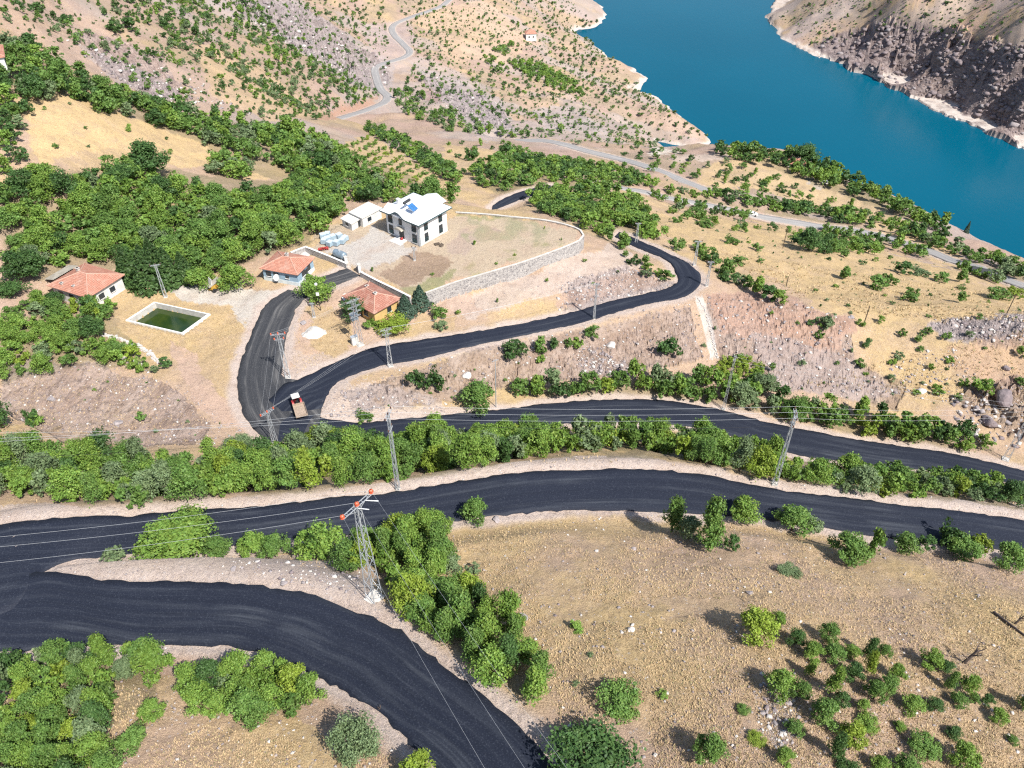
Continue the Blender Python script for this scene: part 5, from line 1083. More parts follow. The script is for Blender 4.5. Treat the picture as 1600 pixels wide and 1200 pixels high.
def pick(r, ws): return r.choices(list(ws), list(ws.values()))[0]
def grove(kind, where, poly, sp, wr, asp, mats, seed, tries=6000, keep=1.0, patch=None, road=1.4):
    rng = np.random.default_rng(seed); r = random.Random(seed); P = np.array(poly, float); u = rng.uniform(P[:, 0].min(), P[:, 0].max(), tries); v = rng.uniform(P[:, 1].min(), P[:, 1].max(), tries)
    m = inpoly(u, v, P); u, v = u[m], v[m]; G = ground(u, v); D = bil(DR, G[:, 0], G[:, 1]); grid = {}; pn = .6 * fbm(G[:, 0] / 11, G[:, 1] / 11, seed, 3) + .4 * fbm(G[:, 0] / 38, G[:, 1] / 24, seed + 7, 3)
    for i in range(len(G)):
        x, y, z = G[i]
        if D[i] < road or z < 1.0 or math.hypot(x, y) > 1500: continue
        if patch is not None and pn[i] < patch: continue
        if keep < 1 and rng.uniform() > keep: continue
        w = (r.uniform(*wr) if wr[1] < wr[0] * 1.7 else wr[0] * (wr[1] / wr[0]) ** (r.random() ** 1.5)) * (.75 + .5 * pn[i]); s = sp * (.75 + .5 * r.random()); c_ = (int(x // sp), int(y // sp))
        if any(math.hypot(x - a, y - b) < s for dx in (-1, 0, 1) for dy in (-1, 0, 1) for a, b in grid.get((c_[0] + dx, c_[1] + dy), ())): continue
        grid.setdefault(c_, []).append((x, y)); plant(kind, G[i], w, w * r.uniform(*asp), pick(r, mats), where)
BELT = {'bright': 5, 'mid': 4, 'olive': 1.6, 'yellow': .8, 'dark': .8}; WOOD = {'bright': 3, 'mid': 4, 'dark': 2.2, 'olive': .6}; DRY = {'mid': 3, 'olive': 3, 'dark': 2, 'bright': 1}
def solo(kind, where, L, seed=1):
    r = random.Random(seed); G = ground([e[0] for e in L], [e[1] for e in L])
    for e, g_ in zip(L, G):
        D = float(project(g_)[2]); w = e[2] / FPX * D; dep = math.atan2(ZC - g_[2], math.hypot(g_[0], g_[1]))
        hp = e[3] if len(e) > 3 and e[3] else e[2] * .95; h = max(.55 * w, (hp - .35 * e[2] * math.sin(dep)) / FPX * D / math.cos(dep) * .95)
        plant(kind, g_, w * 1.12, h, e[4] if len(e) > 4 else pick(r, BELT), where, e[5] if len(e) > 5 else None)
B = 'broadleaf_tree'; SH = 'shrub'
grove(B, 'the belt left of the front pylon', [(-80,705),(60,715),(150,728),(300,738),(400,725),(470,705),(560,690),(685,690),(690,735),(600,752),(480,765),(380,768),(280,785),(200,790),(140,785),(80,776),(-80,776)], 2.6, (3.1, 5.2), (.95, 1.4), BELT, 1, 12000, patch=.27)
grove(B, 'the belt between the two right roads', [(690,690),(800,686),(900,682),(1000,678),(1090,694),(1180,716),(1215,735),(1200,748),(1100,726),(1010,704),(900,704),(800,722),(690,736)], 2.6, (3.0, 5.0), (.95, 1.35), BELT, 2, 12000, patch=.27)
grove(B, 'the belt between the two right roads', [(1215,735),(1300,742),(1420,752),(1460,752),(1560,766),(1620,776),(1620,790),(1480,777),(1350,768),(1200,748)], 2.4, (2.8, 4.4), (.8, 1.15), BELT, 43, 5000, patch=.34)
grove(B, 'the row above the belt road', [(812,612),(880,612),(960,608),(1000,598),(1100,600),(1180,606),(1250,640),(1330,648),(1420,665),(1500,680),(1560,700),(1500,706),(1400,688),(1260,660),(1120,628),(1000,616),(900,618),(815,628)], 2.5, (3.4, 5.8), (.9, 1.3), BELT, 3, 8000, patch=.32)
grove(B, 'the row running down from the front pylon', [(540,872),(600,835),(660,825),(690,830),(690,880),(700,920),(750,950),(830,1000),(850,1070),(868,1105),(820,1090),(770,1065),(700,1000),(640,965),(608,930),(600,900)], 2.1, (2.6, 4.2), (.95, 1.4), {'bright': 5, 'mid': 5, 'dark': 1, 'yellow': 1}, 4, 5000)
grove(B, 'the thicket in the bottom left corner', [(0,1075),(50,1020),(100,1000),(150,995),(205,1022),(262,1050),(255,1062),(190,1060),(165,1105),(165,1160),(180,1240),(-20,1240),(-20,1110)], 1.9, (2.2, 3.5), (.95, 1.45), BELT, 5, 6000, patch=.38)
grove(B, 'the big clump below the front road', [(300,1075),(370,1055),(430,1050),(490,1090),(480,1112),(420,1128),(330,1122),(290,1105)], 1.6, (2.2, 3.3), (.95, 1.3), BELT, 6, 3500)
grove(SH, 'the bushes below the left house', [(0,505),(40,480),(90,478),(150,480),(182,492),(150,520),(180,545),(235,580),(215,578),(140,560),(60,590),(0,600)], 3.0, (3.2, 4.8), (.75, 1.0), BELT, 7, 2500)
grove(B, 'the dense grove behind the left house', [(0,310),(60,285),(150,275),(235,262),(285,305),(380,312),(450,306),(520,316),(540,335),(490,372),(440,392),(385,412),(330,428),(250,425),(205,412),(110,402),(60,440),(30,420),(10,370)], 3.7, (5.0, 7.2), (.75, 1.05), {'bright': 6, 'mid': 5, 'dark': 1.5, 'olive': .5}, 8, 7000)
grove(B, 'the wooded strip across the upper left', [(0,75),(60,85),(130,120),(180,150),(260,175),(330,195),(400,205),(480,215),(520,235),(545,262),(600,300),(650,312),(720,318),(600,322),(520,308),(440,258),(350,240),(290,212),(215,190),(160,180),(110,150),(60,160),(0,150)], 4.0, (5.0, 7.6), (.75, 1.1), {'mid': 5, 'dark': 3, 'bright': 2.5, 'olive': 1}, 9, 9000)
grove(B, 'the wooded strip across the upper left', [(345,250),(395,262),(385,285),(335,272)], 4.2, (4.5, 6.5), (.75, 1.05), WOOD, 71, 400)
grove(B, 'the dense grove behind the left house', [(455,288),(530,292),(530,312),(445,304)], 4.0, (4.5, 6.5), (.75, 1.05), WOOD, 72, 500)
grove(B, 'the trees at the left edge', [(0,150),(40,165),(45,205),(30,262),(70,280),(0,330)], 4.5, (4.5, 6.5), (.7, 1.), WOOD, 10, 1500)
grove(B, 'the dark orchard strip', [(565,200),(600,203),(650,228),(705,262),(718,288),(690,280),(640,245),(600,222)], 3.4, (4.2, 5.2), (.75, .95), {'dark': 4, 'mid': 4, 'bright': 2}, 11, 2500, road=3)
_q = lambda a, b: (np.array([532, 232]) * (1 - a) + np.array([645, 306]) * a) * (1 - b) + (np.array([572, 212]) * (1 - a) + np.array([688, 282]) * a) * b
solo('fruit_tree', 'the small orchard rows', [(*_q((i_ + .5) / 9 + random.uniform(-.015, .015), (j_ + .5) / 5), random.uniform(9, 12.5), random.uniform(9, 12), random.choice(['bright', 'mid', 'bright', 'yellow'])) for i_ in range(9) for j_ in range(5)])
grove(B, 'the orchard behind the retaining wall', [(835,312),(850,295),(940,292),(1000,325),(1015,350),(1025,376),(1000,398),(975,392),(940,370),(900,352),(840,330)], 4.0, (4.8, 6.2), (.75, .95), {'bright': 5, 'mid': 4, 'dark': .8}, 13, 4000, road=2.5)
grove(B, 'the orchard below the valley road', [(735,282),(765,255),(840,248),(960,268),(1030,290),(1010,302),(960,288),(850,284),(780,300)], 4.6, (4.8, 6.2), (.75, .95), {'bright': 3, 'mid': 4, 'dark': 2}, 14, 4000, road=2.5)
grove(B, 'the trees outside the hairpin bend', [(1040,385),(1095,392),(1120,418),(1180,455),(1240,484),(1300,504),(1290,512),(1200,478),(1130,438),(1105,415)], 3.2, (3.6, 5.0), (.75, 1.), WOOD, 15, 2000, patch=.42)
grove(B, 'the hedge inside the hairpin', [(955,395),(1000,410),(1035,428),(1048,440),(1015,435),(970,408)], 3.0, (2.6, 3.8), (.7, 1.), BELT, 16, 600, patch=.42)
grove(B, 'the trees along the shore road', [(1040,302),(1130,316),(1200,328),(1290,344),(1380,362),(1450,384),(1560,428),(1620,448),(1620,435),(1500,392),(1420,352),(1330,335),(1200,318),(1100,302)], 4.0, (4.6, 6.6), (.75, 1.), WOOD, 17, 6000, road=2.0)
grove(SH, 'the bushes below the shore road', [(1000,318),(1060,332),(1150,352),(1290,372),(1400,392),(1290,398),(1200,368),(1100,358)], 4.8, (3.0, 5.4), (.7, .95), WOOD, 18, 3500, road=.3, patch=.40)
for sd, poly in ((61, [(1005,304),(1110,328),(1165,340),(1165,347),(1005,313)]), (62, [(1288,361),(1400,381),(1452,398),(1452,405),(1288,370)]), (63, [(1495,418),(1560,440),(1556,447),(1490,424)])):
    grove(B, 'the trees along the shore road', poly, 4.2, (3.4, 5.0), (.9, 1.2), WOOD, sd, 900, road=.2, patch=.47)
grove(B, 'the wood on the brow above the lake', [(1118,230),(1200,238),(1260,252),(1330,282),(1400,318),(1480,362),(1470,368),(1390,330),(1300,296),(1230,270),(1130,248)], 5.0, (5.8, 8.5), (.8, 1.1), {'mid': 4, 'dark': 3, 'bright': 3}, 19, 4000)
grove(SH, 'the scrub between brow and shore road', [(960,245),(1040,235),(1110,245),(1200,275),(1350,325),(1400,345),(1250,322),(1150,302),(1050,280)], 7.5, (3.0, 5.0), (.7, 1.), WOOD, 20, 3000, road=3, patch=.44)
grove(SH, 'the upper left hillside', [(0,-10),(600,-10),(612,145),(500,190),(400,185),(250,150),(100,75),(0,40)], 5.5, (1.6, 4.4), (.75, 1.15), DRY, 21, 14000, patch=.5)
grove(SH, 'the wooded patch on the left hillside', [(150,5),(400,-10),(450,70),(560,130),(592,152),(480,182),(400,158),(330,112),(270,75),(180,50)], 4.4, (2.6, 5.4), (.75, 1.15), DRY, 22, 12000, patch=.45)
grove(SH, 'the far middle slope', [(620,0),(890,-5),(990,130),(1100,212),(1000,235),(850,222),(700,205),(620,165),(650,90)], 7.0, (1.8, 4.6), (.75, 1.05), DRY, 23, 24000, patch=.44)
grove(B, 'the green orchard on the far slope', [(790,98),(830,98),(900,128),(912,152),(870,142),(820,118)], 5.6, (6.0, 7.5), (.65, .85), {'bright': 4, 'mid': 3}, 24, 2500)
grove(B, 'the green orchard on the far slope', [(755,85),(800,70),(790,110),(770,120)], 7.5, (5, 7), (.65, .9), WOOD, 25, 1200, patch=.45)
grove(SH, 'the scrub below the winding road', [(605,150),(640,140),(740,195),(810,216),(720,212),(640,185)], 6.0, (3.5, 5.5), (.75, 1.1), DRY, 26, 2500, patch=.44)
grove(SH, 'the slope above the belt road at right', [(1340,500),(1450,510),(1620,545),(1620,650),(1540,650),(1420,625),(1340,585)], 6.2, (1.6, 3.0), (.7, 1.), BELT, 27, 1600, patch=.5)
grove(SH, 'the golden field at right', [(1110,385),(1220,375),(1400,405),(1600,470),(1620,500),(1480,500),(1320,480),(1200,440)], 11., (1.2, 2.6), (.65, .95), WOOD, 28, 900, patch=.5)
grove(SH, 'the far bank of the lake', [(1215,28),(1300,-5),(1620,-5),(1620,80),(1500,58),(1400,38),(1270,72)], 16., (3.5, 6.5), (.7, 1.), {'dark': 4, 'mid': 2, 'olive': 2}, 29, 3000, patch=.42)
grove(SH, 'the shoreline slope', [(860,0),(935,35),(905,45),(985,125),(1090,200),(1105,214),(1000,200),(900,130),(850,60)], 9., (3., 5.), (.7, 1.), {'dark': 3, 'mid': 3, 'olive': 3}, 30, 3000, patch=.4)
grove(SH, 'the golden meadow at upper left', [(50,170),(130,155),(210,195),(330,235),(280,258),(180,232),(60,262)], 9., (1.2, 2.8), (.7, 1.), BELT, 31, 500, patch=.45)
grove(SH, 'the walled garden', [(700,440),(900,372),(870,352),(760,350),(720,400),(660,440)], 6.5, (.7, 1.5), (.8, 1.2), BELT, 32, 500, patch=.48)
grove(SH, 'the pale slope under the retaining wall', [(690,490),(800,450),(920,400),(980,430),(900,470),(760,500)], 8., (.7, 1.6), (.8, 1.2), BELT, 33, 400, patch=.4)
grove(SH, 'the fallow strip left of the orchard', [(700,225),(760,215),(830,235),(760,300),(700,290)], 9., (2.2, 3.8), (.75, 1.2), WOOD, 34, 900, patch=.44)
grove(SH, 'the slope below the hairpin road', [(540,640),(640,600),(860,540),(1080,480),(1110,560),(960,590),(800,600),(640,640)], 7., (.6, 1.4), (.7, 1.), DRY, 35, 500, patch=.5)
grove(SH, 'the reddish cliff', [(1120,470),(1300,505),(1380,600),(1260,600),(1140,540)], 6., (1., 2.4), (.7, 1.), DRY, 36, 500, patch=.5)
for sd, poly, tr in ((51, [(0,-10),(600,-10),(612,145),(500,190),(400,185),(250,150),(100,75),(0,40)], 9000), (52, [(620,0),(890,-5),(990,130),(1100,212),(1000,235),(850,222),(700,205),(620,165),(650,90)], 14000), (53, [(1215,25),(1300,-8),(1620,-8),(1620,110),(1500,70),(1400,45),(1270,75)], 5000), (54, [(960,245),(1110,245),(1350,325),(1600,440),(1600,500),(1300,490),(1100,380),(1000,320)], 3000), (55, [(0,560),(270,600),(390,690),(100,690)], 260), (56, [(540,640),(860,540),(1080,480),(1380,600),(1600,520),(1600,640),(1250,620),(1000,590),(640,640)], 900)):
    grove(SH, 'the low scrub', poly, 3.2 if sd < 54 else 4.5, (.6, 1.9) if sd < 53 else (1., 3.) if sd == 53 else (.4, 1.2), (.6, .95), {'mid': 3, 'olive': 5, 'dark': 2}, sd, tr, patch=.44)
solo(B, 'the strip between the two front roads', [(285,862,112,72,'bright','big bright bushy tree overhanging the middle road left of the front pylon'),(342,868,44,40,'mid'),(180,876,36,28,'olive','small pale shrub on the tip of the gravel wedge'),(398,862,42,40,'bright'),(432,866,46,40,'mid'),(505,868,72,62,'bright'),(545,885,50,50,'mid')])
solo(B, 'the verge below the middle road', [(742,815,42,44,'mid','small round tree alone on the road edge right of the pylon'),(1050,830,46,62,'mid'),(1105,855,58,88,'mid','tallest dark tree on the verge, with a thin leaning top'),(1076,842,40,44,'olive'),(1142,858,30,30,'dark'),(1160,812,48,46,'bright'),(1237,828,52,50,'mid'),(1268,826,32,24,'olive'),(1322,874,60,54,'mid'),(1358,872,34,66,'mid'),(1412,862,42,40,'mid'),(1446,856,30,28,'dark'),(1474,850,36,56,'dark'),(1502,864,48,42,'mid'),(1530,858,30,38,'yellow'),(1570,886,48,52,'mid'),(1604,888,40,40,'mid')])
ORCH = [(1178,996,62,54),(1212,978,26,28),(1240,1008,30,32),(1291,1000,32,34),(1268,1028,38,30),(1300,1030,34,30),(1330,1024,26,20),(1356,1026,28,36),(1380,1024,22,22),(1214,1084,50,44),(1246,1090,34,34),(1296,1084,36,50),(1330,1060,34,30),(1354,1050,28,40),(1397,1060,30,28),(1384,1078,36,30),(1451,1040,40,32),(1476,1048,26,22),(1481,1076,24,34),(1511,1080,32,34),(1495,1100,28,22),(1421,1110,38,30),(1456,1108,28,24),(1364,1092,34,36),(1354,1134,32,22),(1284,1128,50,44),(1326,1160,42,40),(1300,1182,36,46),(1440,1172,46,32),(1498,1194,46,44),(1521,1096,18,14),(1556,1126,28,26),(1540,1100,22,20),(1594,1108,32,40),(1370,1204,34,28),(1414,1204,38,30),(1224,1190,34,26),(1326,1206,36,24),(1106,1186,50,46),(1180,1158,28,16),(1160,1112,20,14),(1262,1056,24,30),(1312,1100,26,24),(1240,1144,30,22),(1404,1138,20,14),(1580,1160,18,14),(1345,1110,22,22),(1488,1150,26,20)]
solo('vine_bush', 'the neglected vineyard', [(u, v, w * .95, h * 1.05, ['mid', 'bright', 'dark', 'mid', 'bright'][i % 5] if i % 13 else 'yellow') for i, (u, v, w, h) in enumerate(ORCH)])
solo(SH, 'the dry field', [(968,1100,62,40,'mid','round green bush alone near the bottom middle of the dry field'),(900,982,26,16,'bright','tiny bush in the upper dry field beside the mauve boulder'),(1035,1088,18,12),(1228,896,36,18,'olive','flat grey bush just under the middle road verge'),(705,892,40,34,'olive'),(738,894,24,20,'olive'),(925,1215,136,64,'dark','large dark shrub cut off by the bottom edge'),(922,1024,10,8),(900,1070,12,10),(940,1150,14,10)])
solo(SH, 'the foot of the front road', [(560,1172,70,66,'olive','sparse grey green bush beside the front road gravel'),(655,1215,60,46,'yellow','bright yellow green bush at the bottom edge by the road'),(240,1118,38,32,'bright'),(212,1160,48,36,'mid'),(150,1032,34,20,'olive')])
solo(B, 'the slope below the hairpin road', [(652,604,30,40,'dark'),(678,608,32,50,'dark','taller of the twin dark bushes below the hairpin road'),(746,640,56,54,'mid','large round bush on the upper verge of the belt road'),(804,558,38,38,'dark','dark round bush below the hairpin road, right of the twin bushes'),(845,556,30,40,'mid'),(866,548,24,26,'dark'),(847,566,16,16),(889,542,16,20,'mid'),(905,542,20,22,'bright'),(925,527,24,26,'mid'),(1046,554,38,40,'dark','single dark egg shaped tree on the bare slope below the bend'),(568,658,28,26,'mid'),(1205,580,16,18,'mid')])
solo(B, 'the village', [(495,464,52,50,'bright','round bright tree standing between the blue house and the asphalt'),(552,500,40,44,'dark','dark tree hard against the yellow house wall'),(616,518,46,34,'yellow','spreading yellow green bush right of the yellow house'),(684,498,26,34,'mid'),(690,514,26,16,'olive'),(583,510,26,14,'bright'),(371,452,50,48,'bright'),(312,448,46,44,'bright'),(582,424,8,9,'mid'),(106,500,30,30,'mid'),(145,492,36,40,'dark'),(165,498,30,30,'mid'),(260,574,20,22,'dark'),(243,582,20,16,'olive'),(205,545,18,20,'bright'),(36,440,50,60,'dark'),(20,462,50,36,'dark')])
solo('conifer_tree', 'the pines behind the pool', [(205,438,54,62,'pine','leftmost of the dark pines behind the green pool'),(236,448,66,78,'pine','largest dark pine, tallest of the cluster behind the green pool'),(268,440,54,64,'pine','dark pine beside the white lattice pole'),(245,426,54,64,'pine','rearmost dark pine of the cluster behind the pool'),(290,436,46,52,'pine','rightmost dark pine before the bright trees')])
solo('conifer_tree', 'the yellow house', [(634,492,36,40,'spruce','blue green spruce touching the yellow house corner'),(657,478,38,40,'spruce','blue green spruce at the end of the boundary wall'),(1509,364,10,22,'spruce','thin pointed conifer standing out against the lake')])
solo(B, 'the left slope', [(52,662,24,40,'dark','narrow dark bush on the bare left slope'),(60,662,22,24,'bright'),(5,668,50,78,'dark','tall dark tree cut by the left edge above the belt'),(222,656,16,18,'mid'),(162,722,60,62,'dark','dark tall tree rising from the belt on the left'),(374,704,44,34,'olive','pale grey tree at the lower lip of the junction'),(148,610,6,6)])
solo(B, 'the golden field at right', [(1262,390,44,42,'dark','biggest round tree in the golden field beside a wooden pole'),(1248,384,24,24,'dark'),(1302,392,30,22,'mid'),(1340,390,36,24,'mid'),(1364,398,22,26,'bright'),(1320,436,28,26,'mid'),(1368,450,38,22,'mid'),(1386,444,24,24,'mid'),(1410,428,32,26,'dark'),(1434,430,30,20,'olive'),(1417,470,26,26,'mid'),(1426,464,22,22,'mid'),(1470,440,28,20,'mid'),(1502,440,26,26,'mid'),(1500,474,24,24,'mid'),(1558,466,34,24,'mid'),(1585,462,28,22,'yellow'),(1372,388,20,16,'mid'),(1318,402,22,16,'mid'),(1155,412,24,16,'mid'),(1085,340,26,22,'mid'),(1105,355,20,16,'mid'),(1140,380,26,18,'mid'),(1182,392,18,16,'mid'),(1055,348,18,16,'mid'),(1535,612,34,34,'bright'),(1465,614,22,20,'bright'),(1395,570,14,14),(1280,528,16,18,'mid'),(1410,525,14,18,'mid'),(1450,520,14,14,'mid'),(1433,535,18,14,'mid'),(1480,530,16,16,'mid')])
solo(B, 'the middle distance', [(1252,262,44,44,'dark','large dark tree on the brow shading the pink roofed house'),(235,275,60,64,'dark','tallest dark round tree below the golden meadow'),(190,285,46,40,'dark'),(735,250,24,30,'dark'),(790,250,26,30,'dark'),(808,242,26,22,'mid'),(1282,275,30,34,'dark'),(62,22,26,22,'dark'),(105,40,26,22,'dark'),(180,52,24,22,'dark'),(205,48,30,24,'dark')])
grove(SH, 'the yellow green thicket under the rubble chute', [(1122,572),(1160,560),(1190,580),(1195,606),(1130,606)], 1.8, (2.2, 3.2), (.7, .9), {'yellow': 4, 'bright': 1}, 41, 500)
grove(SH, 'the chute side scrub', [(1190,480),(1300,500),(1310,520),(1200,500)], 5, (1.2, 2.2), (.7, 1.), BELT, 42, 300)

# ---- dead trees and snags
def dead_tree(u, v, hp, label, seed):
    p = ground(u, v)[0]; D = float(project(p)[2]); h = hp / FPX * D * .75; r_ = random.Random(seed); m = MB(); root = empty('dead_tree', p); tag(root, label, 'dead tree')
    lean = Vector((.28, .05, .75)) * h; m.tube((0, 0, -.2), lean * .5, h * .07, h * .055, 7).tube(lean * .5, lean, h * .055, h * .035, 6); m.build('trunk', M['dead_wood'], root); 
    for k in range(5):
        m = MB(); s_ = lean * (.35 + .14 * k); d_ = Vector((r_.uniform(-1, 1), r_.uniform(-.6, .6), r_.uniform(.1, .8))).normalized() * h * r_.uniform(.25, .45); m.tube(s_, s_ + d_ * .6, h * .032, h * .02, 5).tube(s_ + d_ * .6, s_ + d_ + Vector((0, 0, h * .08)), h * .02, h * .008, 5)
        for q in range(3): m.tube(s_ + d_ * (.5 + .15 * q), s_ + d_ * (.5 + .15 * q) + Vector((r_.uniform(-.15, .15), r_.uniform(-.1, .1), .12)) * h, h * .012, h * .005, 4)
        m.build('branch', M['dead_wood'], root)
dead_tree(1505, 1036, 58, 'bare gnarled dead tree rising among the vineyard bushes', 3); dead_tree(1585, 975, 36, 'leafless dead stump tree at the right edge of the dry field', 5); dead_tree(592, 1110, 18, 'tiny leafless shrub on the front road edge', 8)
o = MB(); L_ = ground([1552, 1605], [958, 998]); o.tube(L_[0] - L_[0] + np.array([0, 0, .15]), L_[1] - L_[0] + np.array([0, 0, .15]), .16, .1, 7); o = o.build('fallen_trunk', M['dead_wood']); o.location = L_[0]; tag(o, 'dark fallen trunk lying at the right edge of the dry field', 'fallen trunk')

# ---- which plants become objects: the 300 of each kind that show largest; the rest of a kind is one mass
for e in ENT:
    u, v, D = project(e['p']); e['u'], e['v'], e['px'] = float(u), float(v), e['w'] / max(D, 1) * FPX
    e['in'] = -40 < u < 1640 and -20 < v < 1260
ENT.sort(key=lambda e: -e['px'])
LAND = [('the front pylon', 575, 860), ('the slim steel pole', 615, 720), ('the leaning lattice pole', 1225, 705), ('the red tractor', 468, 640), ('the white building', 650, 350), ('the blue house', 448, 420), ('the yellow house', 582, 475), ('the green pool', 262, 497), ('the left house', 135, 445), ('the hairpin bend', 1088, 440), ('the long retaining wall', 800, 420), ('the dead tree', 1520, 1010), ('the red roofed far house', 829, 58), ('the white car', 1175, 336), ('the rubble chute', 1105, 510), ('the winding road bend', 600, 150), ('the transformer pylon', 558, 505), ('the pink roofed house', 1243, 258), ('the parked white car', 1289, 292), ('the orchard asphalt', 805, 308), ('the split dark rocks', 1560, 645), ('the mauve boulder', 816, 966), ('the roadside hut', 1530, 430)]
SHD = {'bright': 'bright green', 'mid': 'mid green', 'dark': 'dark green', 'olive': 'grey green', 'yellow': 'yellow green', 'pine': 'dark pine', 'spruce': 'blue green'}
NOUN = {B: 'tree', SH: 'bush', 'fruit_tree': 'fruit tree', 'vine_bush': 'vine bush', 'conifer_tree': 'conifer'}
CAT = {B: 'tree', SH: 'shrub', 'fruit_tree': 'fruit tree', 'vine_bush': 'vine', 'conifer_tree': 'conifer'}
LIMIT = {B: 300, SH: 300}
cnt = {}; IND = []; MASS = {}
for e in ENT:
    c_ = cnt.get(e['kind'], 0)
    if e['in'] and c_ < LIMIT.get(e['kind'], 300) and e['where'] != 'the low scrub': cnt[e['kind']] = c_ + 1; IND.append(e)
    else: MASS.setdefault(e['kind'], []).append(e)
def direction(e):
    best = min(LAND, key=lambda l: math.hypot((l[1] - e['u']), (l[2] - e['v']) * 1.3)); dx, dy = e['u'] - best[1], e['v'] - best[2]; d = math.hypot(dx, dy)
    a = ('above ' if dy < 0 else 'below ') if abs(dy) > .45 * abs(dx) else ''; b = ('left of ' if dx < 0 else 'right of ') if abs(dx) > .45 * abs(dy) else ''
    rel = (a.strip() + '-' + b if a and b else a + b); return rel + best[0], best[0], d
byl = {}
med = {}
for w_ in set(e['where'] for e in IND): med[w_] = sorted(e['w'] for e in IND if e['where'] == w_)
for e in IND:
    q = med[e['where']]; k = q.index(e['w']) / max(1, len(q) - 1); e['size'] = 'large' if k > .75 else 'small' if k < .25 else 'middling'
    if e['fixed']: e['label'] = e['fixed']; continue
    rel, lm, d = direction(e); e['ld'] = d; e['label0'] = (e['size'], SHD[e['mat']], NOUN[e['kind']], e['where'], rel); byl.setdefault(e['label0'], []).append(e)
ORD = ['nearest', 'second nearest', 'third nearest', 'fourth nearest', 'fifth nearest', 'sixth nearest', 'seventh nearest', 'eighth nearest', 'ninth nearest', 'tenth nearest', 'eleventh nearest', 'twelfth nearest']
SHORT = {'the belt left of the front pylon': 'the left belt', 'the belt between the two right roads': 'the right belt', 'the row above the belt road': 'the upper roadside row', 'the row running down from the front pylon': 'the pylon row', 'the thicket in the bottom left corner': 'the corner thicket', 'the big clump below the front road': 'the lower clump',
 'the bushes below the left house': 'the left thicket', 'the dense grove behind the left house': 'the village grove', 'the wooded strip across the upper left': 'the wooded strip', 'the trees at the left edge': 'the left edge wood', 'the dark orchard strip': 'the dark orchard', 'the small orchard rows': 'the orchard rows', 'the orchard behind the retaining wall': 'the wall orchard', 'the orchard below the valley road': 'the valley orchard',
 'the trees outside the hairpin bend': 'the outer bend', 'the hedge inside the hairpin': 'the inner bend', 'the trees along the shore road': 'the shore row', 'the bushes below the shore road': 'the shore verge', 'the wood on the brow above the lake': 'the brow wood', 'the scrub between brow and shore road': 'the brow scrub', 'the upper left hillside': 'the upper hillside', 'the wooded patch on the left hillside': 'the hillside patch',
 'the green orchard on the far slope': 'the far orchard', 'the scrub below the winding road': 'the winding scrub', 'the slope above the belt road at right': 'the right slope', 'the golden field at right': 'the golden field', 'the far bank of the lake': 'the far bank', 'the golden meadow at upper left': 'the golden meadow', 'the pale slope under the retaining wall': 'the pale slope', 'the fallow strip left of the orchard': 'the fallow strip',
 'the slope below the hairpin road': 'the hairpin slope', 'the strip between the two front roads': 'the gravel wedge', 'the verge below the middle road': 'the middle verge', 'the neglected vineyard': 'the vineyard', 'the foot of the front road': 'the front verge', 'the pines behind the pool': 'the pines', 'the yellow green thicket under the rubble chute': 'the chute thicket'}
used = {}
def final(L, f):
    L.sort(key=lambda e: e['ld'])
    for i, e in enumerate(L): e['label'] = ((ORD[min(i, 11)] + ' ') if len(L) > 1 else '') + f
for key_, L in byl.items():
    sz, sh, nn, wh, rel = key_; f = f'{sz} {sh} {nn} in {SHORT.get(wh, wh)}, {rel}'
    if len(f.split()) > 14: f = f'{sh} {nn} in {SHORT.get(wh, wh)}, {rel}'
    used.setdefault(f, []).extend(L)
for f, L in used.items(): final(L, f)
seen = {}
for e in IND: seen.setdefault(e['label'], []).append(e)
for lb_, L in seen.items():
    if len(L) > 1: print('DUP', len(L), lb_)
def shp(e, i): q_ = e['h'] / e['w']; return 3 if q_ > 1.3 else (0, 1, 4)[i % 3] if q_ > .78 else (2, 5, 0)[i % 3]
for i, e in enumerate(IND):
    p = e['p']; rz = (i * 2.399) % 6.283; small = e['kind'] in (SH,) or e['px'] < 16
    if small:
        o = link({B: 'broadleaf_tree', SH: 'shrub', 'fruit_tree': 'fruit_tree', 'vine_bush': 'vine_bush', 'conifer_tree': 'conifer_tree'}[e['kind']], (CROWN[e['mat'], 'big', 1] if e['px'] > 75 else CROWN[e['mat'], shp(e, i)] if e['px'] > 34 else SMALL[e['mat'], i % 5]) if e['kind'] != 'conifer_tree' else CROWN[e['mat'], 'cone', i % 2])
        o.location = (p[0], p[1], p[2] - .08 * e['h']); o.scale = (e['w'] * 1.1, e['w'] * 1.1, e['h'] * 1.08); o.rotation_euler = (0, 0, rz); tag(o, e['label'], CAT[e['kind']], 'plants in ' + e['where'])
    else:
        root = empty(e['kind'], p, rz); root.scale = (e['w'], e['w'], e['h']); tag(root, e['label'], CAT[e['kind']], 'plants in ' + e['where'])
        link('trunk', TRUNK[i % 4], root)
        c_ = link('crown', CROWN[e['mat'], 'cone', i % 2] if e['kind'] == 'conifer_tree' else CROWN[e['mat'], 'big', 0] if e['px'] > 82 else CROWN[e['mat'], shp(e, i)], root); c_.scale = (1.12, 1.12, 1.05); c_.location = (0, 0, -.03 if e['kind'] != 'conifer_tree' else 0)
